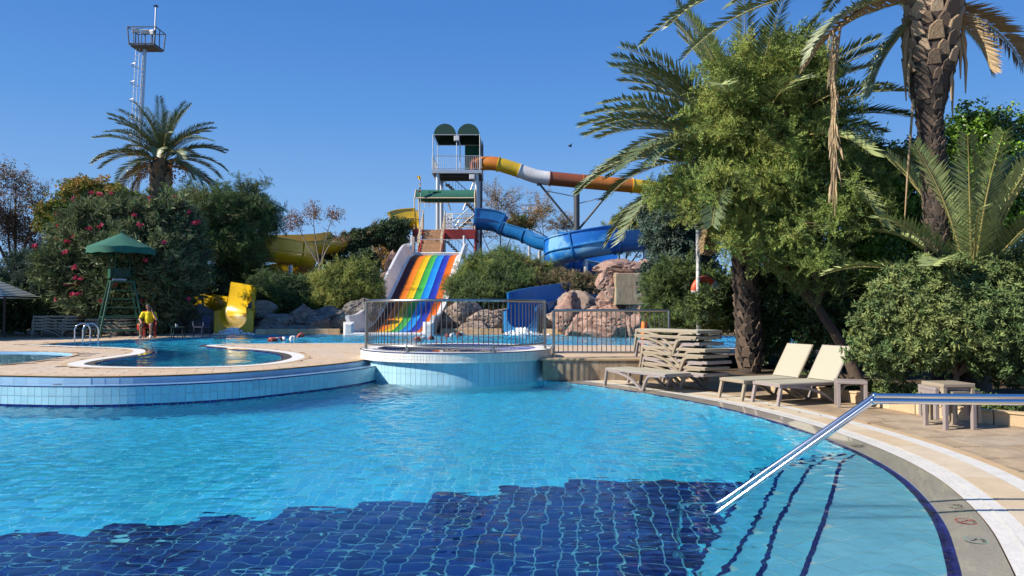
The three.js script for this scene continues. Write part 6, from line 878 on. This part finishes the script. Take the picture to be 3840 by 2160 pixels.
const stubGeo = [0, 1, 2].map((k) => { const r = rngOf(k + 5), s = new THREE.Shape(); s.moveTo(-0.5, 0); s.lineTo(-0.42, 0.7); s.lineTo(-0.15 + r() * 0.2, 1); s.lineTo(0.3, 0.8 + r() * 0.2); s.lineTo(0.5, 0); s.closePath(); const g = new THREE.ExtrudeGeometry(s, { depth: 0.25, bevelEnabled: true, bevelSize: 0.05, bevelThickness: 0.08, bevelSegments: 1 }); g.translate(0, 0, -0.12); return tidy(g); });
function stubs(parent, P, rad, t0, t1, n, size, out, seed, limit = 300) {
  const r = rngOf(seed), list = []; for (let k = 0; k < n; k++) { const t = lerp(t0, t1, (k + r() * 0.5) / n), f = t * (P.length - 1), i = Math.min(P.length - 2, Math.floor(f)), c = P[i].clone().lerp(P[i + 1], f - i), a = k * 2.39996 + r() * 0.3, R = rad(t) * 0.97, s = size(t) * (0.75 + r() * 0.5); list.push({ g: stubGeo[k % 3], m: t > 0.72 ? M.stub[Math.floor(r() * 3)] : M.stub[r() < 0.3 ? 1 : 3], p: [c.x + Math.sin(a) * R, c.y, c.z + Math.cos(a) * R], r: [out(t) * (0.8 + r() * 0.4), a, 0, 'YXZ'], s: [s * 0.85, s, s * 0.5], k: -Math.cos(a) }); }
  list.sort((a, b) => a.k - b.k); pieces(parent, 'leaf_base', list, limit, 'leaf_bases');
}
// big palm at the right, its crown mostly above the picture
{
  const o = thing('date_palm', 'big date palm with a shaggy trunk topped by pale cut leaf bases', 'palm'), rad = (t) => t < 0.55 ? 0.19 : lerp(0.19, 0.41, smooth(0.55, 0.8, t));
  const [, P] = palmTrunk(o, [[7.75, 0.1, -13], [7.72, 2, -13], [7.66, 4, -13], [7.6, 5.2, -13], [7.66, 6.3, -13], [7.72, 7.6, -13]], rad);
  stubs(o, P, rad, 0.05, 0.6, 420, () => 0.105, () => 0.35, 3, 190); stubs(o, P, rad, 0.6, 1, 110, (t) => lerp(0.2, 0.34, smooth(0.7, 1, t)), (t) => 0.3, 4, 110);
  const r = rngOf(90), c = [7.72, 7.6, -13]; for (let k = 0; k < 34; k++) { const kind = k < 12 ? 0 : k < 24 ? 1 : 2; frond(o, c, k * 2.39996 + r() * 0.4, kind, 4.2, M.frond, k, 0.45); }
  // old fronds that hang into the picture
  for (const [yaw, kind, L, m, y] of [[3.0, 4, 2.6, M.frondDry, 7.3], [3.3, 4, 2.9, M.frond, 7.35], [0.2, 4, 2.3, M.frondDry, 7.15], [3.05, 5, 2.0, M.frond, 7.2], [-0.3, 5, 1.6, M.frondDry, 7.2], [3.15, 3, 5.2, M.frond, 7.3], [2.95, 3, 5.6, M.frond, 7.4], [3.4, 3, 4.4, M.frond, 7.2], [2.75, 3, 4.8, M.frond, 7.3]]) frond(o, [7.7, y, -13], yaw, kind, L, m, Math.round(yaw * 10) & 7, 0.4);
  for (let k = 0; k < 14; k++) { const a = 2.6 + r() * 1.6 - (k % 2) * 2.6, x = 7.7 + Math.cos(a) * 0.46, z = -13 + Math.abs(Math.sin(a)) * 0.4 * (r() - 0.2), y = 6.2 + r() * 0.8, l = 0.5 + r() * 0.8; obj('dead_stalk', pipe([[x, y, z], [x + Math.cos(a) * 0.1, y - l * 0.5, z], [x + Math.cos(a) * 0.08, y - l, z]], [0.03, 0.035, 0.01], 5), M.frondDry[k % 2], o); }
  obj('dead_stalk', pipe([[7.25, 5.4, -12.9], [7.12, 4.3, -12.85], [7.05, 3.1, -12.9]], [0.025, 0.022, 0.012], 6), M.frondDry[0], o);
  { const x0 = 5.85; obj('dead_frond_stem', pipe([[7.4, 7.3, -13], [6.6, 7.25, -13], [x0 + 0.15, 6.8, -13], [x0, 5.6, -13], [x0 + 0.03, 4.2, -13], [x0, 3.3, -13]], [0.03, 0.028, 0.024, 0.02, 0.016, 0.008], 6), M.frondDry[0], o); const dry = []; for (let k = 0; k < 120; k++) { const y = 3.9 + r() * 2.9, a = r() * TAU, q = [x0 + (r() - 0.5) * 0.05, y, -13 + (r() - 0.5) * 0.05], l = 0.3 + r() * 0.5, w = 0.014, s = 0.03 + r() * 0.1; dry.push(raw([q[0] - w * Math.sin(a) / 2, q[1], q[2], q[0] + w * Math.sin(a) / 2, q[1], q[2] + w / 2, q[0] + Math.cos(a) * s * 0.8, q[1] - l * 0.5, q[2] + Math.sin(a) * s, q[0] + Math.cos(a) * s, q[1] - l, q[2] + Math.sin(a) * s], [0, 1, 2, 0, 2, 3])); } obj('dry_leaflets', dry, M.frondDry[1], o).userData.kind = 'stuff'; }
}
// leaning palm behind the feathery tree
{
  const o = thing('date_palm', 'date palm with dark trunk behind the loungers and silvery spreading fronds', 'palm'), rad = (t) => lerp(0.25, 0.22, t);
  const [, P] = palmTrunk(o, [[5.6, 0.1, -17], [5.55, 1.6, -17], [5.5, 3.2, -17.05], [5.55, 4.6, -17]], rad); stubs(o, P, rad, 0.02, 1, 240, () => 0.2, () => 0.3, 13, 240);
  const r = rngOf(95), c = [5.6, 4.95, -17]; for (let k = 0; k < 46; k++) { const kind = k < 9 ? 0 : k < 20 ? 1 : k < 32 ? 2 : k < 41 ? 3 : 4; frond(o, c, k * 2.39996 + r() * 0.4, kind, 3.9, k % 4 ? M.frond : M.frondFresh, k, 0.5); }
  for (const [yaw, kind] of [[3.0, 1], [3.3, 2], [2.8, 2], [3.1, 3], [3.45, 3], [2.6, 1], [3.6, 4], [3.2, 1], [2.95, 3], [3.05, 2], [3.4, 1], [3.55, 2], [3.75, 3], [2.5, 0], [3.3, 0], [2.9, 0]]) frond(o, c, yaw, kind, 4.3, M.frond, Math.round(yaw * 10), 0.5);
  for (let k = 0; k < 8; k++) { const a = r() * TAU; frond(o, [5.55, 4.5, -17], a, 5, 1.8, M.frondDry, k, 0.35); }
}
// young palm above the pittosporum
{
  const o = thing('young_palm', 'young palm with upright pale fronds above the rounded shrub', 'palm', [8.25, 0.12, -12.9]), r = rngOf(97);
  obj('trunk', pipe([[0, 0, 0], [0, 1.5, 0]], [0.28, 0.2], 10), M.stub[1], o);
  for (let k = 0; k < 26; k++) frond(o, [0, 1.5, 0], k * 2.39996 + r() * 0.5, k < 15 ? 0 : k < 21 ? 1 : 2, k < 15 ? 3.2 : 2.6, k % 3 ? M.frondFresh : M.frond, k, 0.4);
}
// palm before the light mast
{
  const o = thing('date_palm', 'date palm rising over the oleander before the light mast', 'palm'), rad = (t) => lerp(0.42, 0.52, t);
  const [, P] = palmTrunk(o, [[-20.7, 0.4, -42], [-20.8, 4, -42], [-20.6, 7.6, -42], [-20.6, 10.2, -42]], rad, 12); stubs(o, P, rad, 0.7, 1, 70, () => 0.42, () => 0.35, 23, 70);
  const r = rngOf(99), c = [-20.5, 10.3, -42]; for (let k = 0; k < 44; k++) { const kind = k < 7 ? 0 : k < 18 ? 1 : k < 30 ? 2 : k < 39 ? 3 : 4; frond(o, c, k * 2.39996 + r() * 0.4, kind, 3.8, M.frond, k, 0.55); }
  for (let k = 0; k < 4; k++) frond(o, [-20.5, 10.1, -42], [0.1, 3.0, 2.6, 0.6][k], 4, 3.6, M.frondDry, k, 0.4);
  for (let k = 0; k < 9; k++) { const a = k / 9 * TAU, g = []; for (let i = 0; i < 22; i++) g.push(new THREE.OctahedronGeometry(0.05).translate(Math.cos(a) * (0.9 + r() * 0.5), -0.2 - r() * 1.1, Math.sin(a) * (0.9 + r() * 0.4))); const f = obj('date_cluster', g, std(lin(0.42, 0.17, 0.05), 0.7), o); f.userData.kind = 'stuff'; f.position.set(-20.5, 10.5, -42); }
}

// ---------------------------------------------------------------- seated lifeguard
{
  const cap = (p, a, b, ra, rb) => { const ab = b.clone().sub(a), t = clamp(p.clone().sub(a).dot(ab) / ab.lengthSq(), 0, 1); return p.distanceTo(a.clone().addScaledVector(ab, t)) - lerp(ra, rb, t); };
  const smin = (a, b, k) => { const h = clamp(0.5 + 0.5 * (b - a) / k, 0, 1); return lerp(b, a, h) - k * h * (1 - h); };
  const field = (bones, k) => (p) => bones.reduce((d, [a, b, ra, rb]) => smin(d, cap(p, a, b, ra, rb), k), 9);
  function skin(f, c, half, res) {
    const mc = new MarchingCubes(res, new THREE.MeshBasicMaterial(), false, false, 60000), p = V(), h = res / 2; mc.isolation = 0;
    for (let z = 0; z < res; z++) for (let y = 0; y < res; y++) for (let x = 0; x < res; x++) mc.field[x + y * res + z * res * res] = -f(p.set(c[0] + (x - h) / h * half, c[1] + (y - h) / h * half, c[2] + (z - h) / h * half));
    mc.update(); const n = mc.count, P = mc.positionArray.slice(0, n * 3); for (let i = 0; i < n; i++) for (let k = 0; k < 3; k++) P[i * 3 + k] = P[i * 3 + k] * half + c[k];
    const g = new THREE.BufferGeometry(); g.setAttribute('position', new THREE.BufferAttribute(P, 3)); const m = mergeVertices(g, 1e-4); m.computeVertexNormals(); return tidy(m);
  }
  const o = thing('person', 'seated lifeguard in yellow polo and dark red shorts holding a phone to his ear', 'person', [-14.95, UP_DECK, -29.62], 0.25);
  const hip = (s) => V(s * 0.1, 0.53, -0.06), knee = (s) => V(s * 0.2, 0.53, 0.4), ankle = (s) => V(s * 0.19, 0.1, 0.42 - (s < 0 ? 0.06 : 0)), sh = (s) => V(s * 0.195, 1.0, -0.08), elbow = [V(-0.31, 0.76, 0.04), V(0.34, 0.75, 0.12)], wrist = [V(-0.2, 0.63, 0.24), V(0.15, 1.12, 0.08)];
  const bones = [[V(0, 0.56, -0.08), V(0, 0.78, -0.1), 0.145, 0.15], [V(0, 0.78, -0.1), V(0, 0.98, -0.1), 0.155, 0.13], [sh(-1), sh(1), 0.075, 0.075], [V(0, 1.0, -0.08), V(0, 1.14, -0.04), 0.062, 0.055]];
  for (const [i, s] of [[0, -1], [1, 1]]) bones.push([hip(s), knee(s), 0.1, 0.066], [knee(s), ankle(s), 0.06, 0.042], [ankle(s).clone().add(V(0, -0.05, -0.03)), ankle(s).clone().add(V(s * 0.02, -0.065, 0.14)), 0.042, 0.034], [sh(s), elbow[i], 0.058, 0.046], [elbow[i], wrist[i], 0.046, 0.031]);
  // heads and hands on finer grids
  const H = V(0, 1.27, 0.0), headF = (p) => { let d = cap(p, H.clone().add(V(0, 0.03, -0.015)), H.clone().add(V(0, 0.02, 0.0)), 0.092, 0.09); d = smin(d, cap(p, H.clone().add(V(0, -0.07, 0.03)), H.clone().add(V(0, -0.06, 0.035)), 0.052, 0.05), 0.05); d = smin(d, cap(p, V(0, 1.1, -0.05), H.clone().add(V(0, -0.05, -0.02)), 0.056, 0.055), 0.03); d = smin(d, cap(p, H.clone().add(V(0, 0.01, 0.085)), H.clone().add(V(0, -0.03, 0.105)), 0.009, 0.014), 0.012); for (const s of [-1, 1]) d = smin(d, cap(p, H.clone().add(V(s * 0.09, 0.015, -0.01)), H.clone().add(V(s * 0.094, -0.025, -0.012)), 0.015, 0.011), 0.008); d = smin(d, cap(p, H.clone().add(V(-0.018, -0.057, 0.078)), H.clone().add(V(0.018, -0.057, 0.078)), 0.008, 0.008), 0.006); for (const s of [-1, 1]) d = Math.max(d, -(p.distanceTo(H.clone().add(V(s * 0.034, 0.012, 0.098))) - 0.016)); return d; };
  const handF = (w, dir, palm) => { const side = dir.clone().cross(palm).normalize(), k0 = w.clone().addScaledVector(dir, 0.085), out = [[w, k0, 0.028, 0.03]]; for (let i = 0; i < 4; i++) { const b = k0.clone().addScaledVector(side, (i - 1.5) * 0.021), L = [0.032, 0.038, 0.036, 0.027][i], m = b.clone().addScaledVector(dir, L).addScaledVector(palm, 0.012), t = m.clone().addScaledVector(dir, L * 0.6).addScaledVector(palm, L * 0.75); out.push([b, m, 0.0095, 0.009], [m, t, 0.009, 0.0075]); } const tb = w.clone().addScaledVector(dir, 0.035).addScaledVector(side, -0.03); out.push([tb, tb.clone().addScaledVector(dir, 0.035).addScaledVector(side, -0.022).addScaledVector(palm, 0.015), 0.012, 0.0105], [tb.clone().addScaledVector(dir, 0.035).addScaledVector(side, -0.022).addScaledVector(palm, 0.015), tb.clone().addScaledVector(dir, 0.065).addScaledVector(side, -0.018).addScaledVector(palm, 0.03), 0.0105, 0.008]); return field(out, 0.008); };
  const hands = [[wrist[0], V(0.25, -0.2, 0.95).normalize(), V(0, -1, 0.1).normalize()], [wrist[1], V(-0.22, 0.92, -0.2).normalize(), V(-0.8, 0, -0.5).normalize()]];
  const sk = std(lin(0.30, 0.155, 0.095), 0.55), bodyF = field(bones, 0.035);
  const gs = [skin(bodyF, [0, 0.64, 0.12], 0.72, 88), skin(headF, [0, 1.25, 0.0], 0.19, 60)]; for (const h of hands) gs.push(skin(handF(...h), h[0].clone().addScaledVector(h[1], 0.07).toArray(), 0.13, 56));
  obj('body', gs, sk, o);
  const torso = field([[V(0, 0.6, -0.08), V(0, 0.78, -0.1), 0.168, 0.17], [V(0, 0.78, -0.1), V(0, 0.98, -0.1), 0.172, 0.148], [sh(-1), sh(1), 0.09, 0.09], [sh(-1), sh(-1).lerp(elbow[0], 0.6), 0.08, 0.074], [sh(1), sh(1).lerp(elbow[1], 0.6), 0.08, 0.074]], 0.04);
  obj('polo_shirt', skin((p) => Math.max(torso(p), 0.55 - p.y, p.y - 1.075), [0, 0.83, -0.06], 0.42, 64), std(lin(0.82, 0.62, 0.01), 0.85), o);
  for (const s of [-1, 1]) obj('shoulder_stripe', pipe(bend([sh(s).clone().add(V(-s * 0.1, 0.085, 0.0)), sh(s).clone().add(V(0, 0.092, 0.0)), sh(s).lerp(elbow[s < 0 ? 0 : 1], 0.55).add(V(s * 0.055, 0.055, 0.0))], 8), 0.014, 6), std(lin(0.55, 0.04, 0.02), 0.8), o);
  const sf = field([[V(-0.08, 0.55, -0.08), V(0.08, 0.55, -0.08), 0.15, 0.15], [hip(-1), hip(-1).lerp(knee(-1), 0.72), 0.118, 0.1], [hip(1), hip(1).lerp(knee(1), 0.72), 0.118, 0.1]], 0.04);
  obj('shorts', skin((p) => Math.max(sf(p), p.y - 0.63, p.z - 0.3), [0, 0.53, 0.08], 0.36, 52), std(lin(0.10, 0.012, 0.012), 0.85), o);
  obj('hair', skin((p) => Math.max(p.distanceTo(H.clone().add(V(0, 0.03, -0.015))) - 0.101, -(p.y - H.y - 0.035 + (p.z > 0.02 ? -0.02 : 0.05))), [0, 1.29, -0.01], 0.16, 40), std(lin(0.015, 0.012, 0.01), 0.7), o);
  obj('sunglasses', [box(0.052, 0.034, 0.012, -0.034, 1.285, 0.098, 0.004), box(0.052, 0.034, 0.012, 0.034, 1.285, 0.098, 0.004), box(0.02, 0.008, 0.01, 0, 1.292, 0.1), box(0.006, 0.01, 0.1, -0.088, 1.29, 0.045), box(0.006, 0.01, 0.1, 0.088, 1.29, 0.045)], std(lin(0.01, 0.01, 0.012), 0.15), o);
  for (const s of [-1, 1]) { const a = ankle(s), f = field([[a.clone().add(V(0, -0.045, -0.05)), a.clone().add(V(s * 0.02, -0.058, 0.15)), 0.052, 0.043], [a, a.clone().add(V(0, -0.03, 0)), 0.05, 0.05]], 0.03); obj('shoe', skin((p) => Math.max(f(p), -p.y + 0.002, p.y - 0.13), a.clone().add(V(0, -0.03, 0.05)).toArray(), 0.18, 36), std(s > 0 ? lin(0.6, 0.6, 0.58) : lin(0.25, 0.26, 0.28), 0.7), o); }
  const ph = thing('phone', 'black phone held at the ear of the lifeguard', 'phone', [-14.95, UP_DECK, -29.62], 0.25); obj('case', box(0.012, 0.14, 0.07, 0, 0, 0, 0.004).rotateZ(-0.15).translate(0.112, 1.235, 0.02), std(lin(0.012, 0.012, 0.014), 0.2), ph); obj('screen', box(0.002, 0.125, 0.06).rotateZ(-0.15).translate(0.1045, 1.235, 0.02), std(lin(0.02, 0.02, 0.025), 0.1), ph);
  const tb = thing('rescue_tube', 'red rescue can hanging on the lifeguard chair arm', 'rescue can', [-15.28, UP_DECK + 0.45, -29.5]); obj('can', new THREE.CapsuleGeometry(0.055, 0.16, 6, 12), std(lin(0.6, 0.03, 0.02), 0.4), tb); obj('strap', pipe([[0, 0.14, 0], [0.03, 0.22, 0], [0.05, 0.2, 0]], 0.008, 5), M.gelWhite, tb);
}

renderer.render(scene, camera);
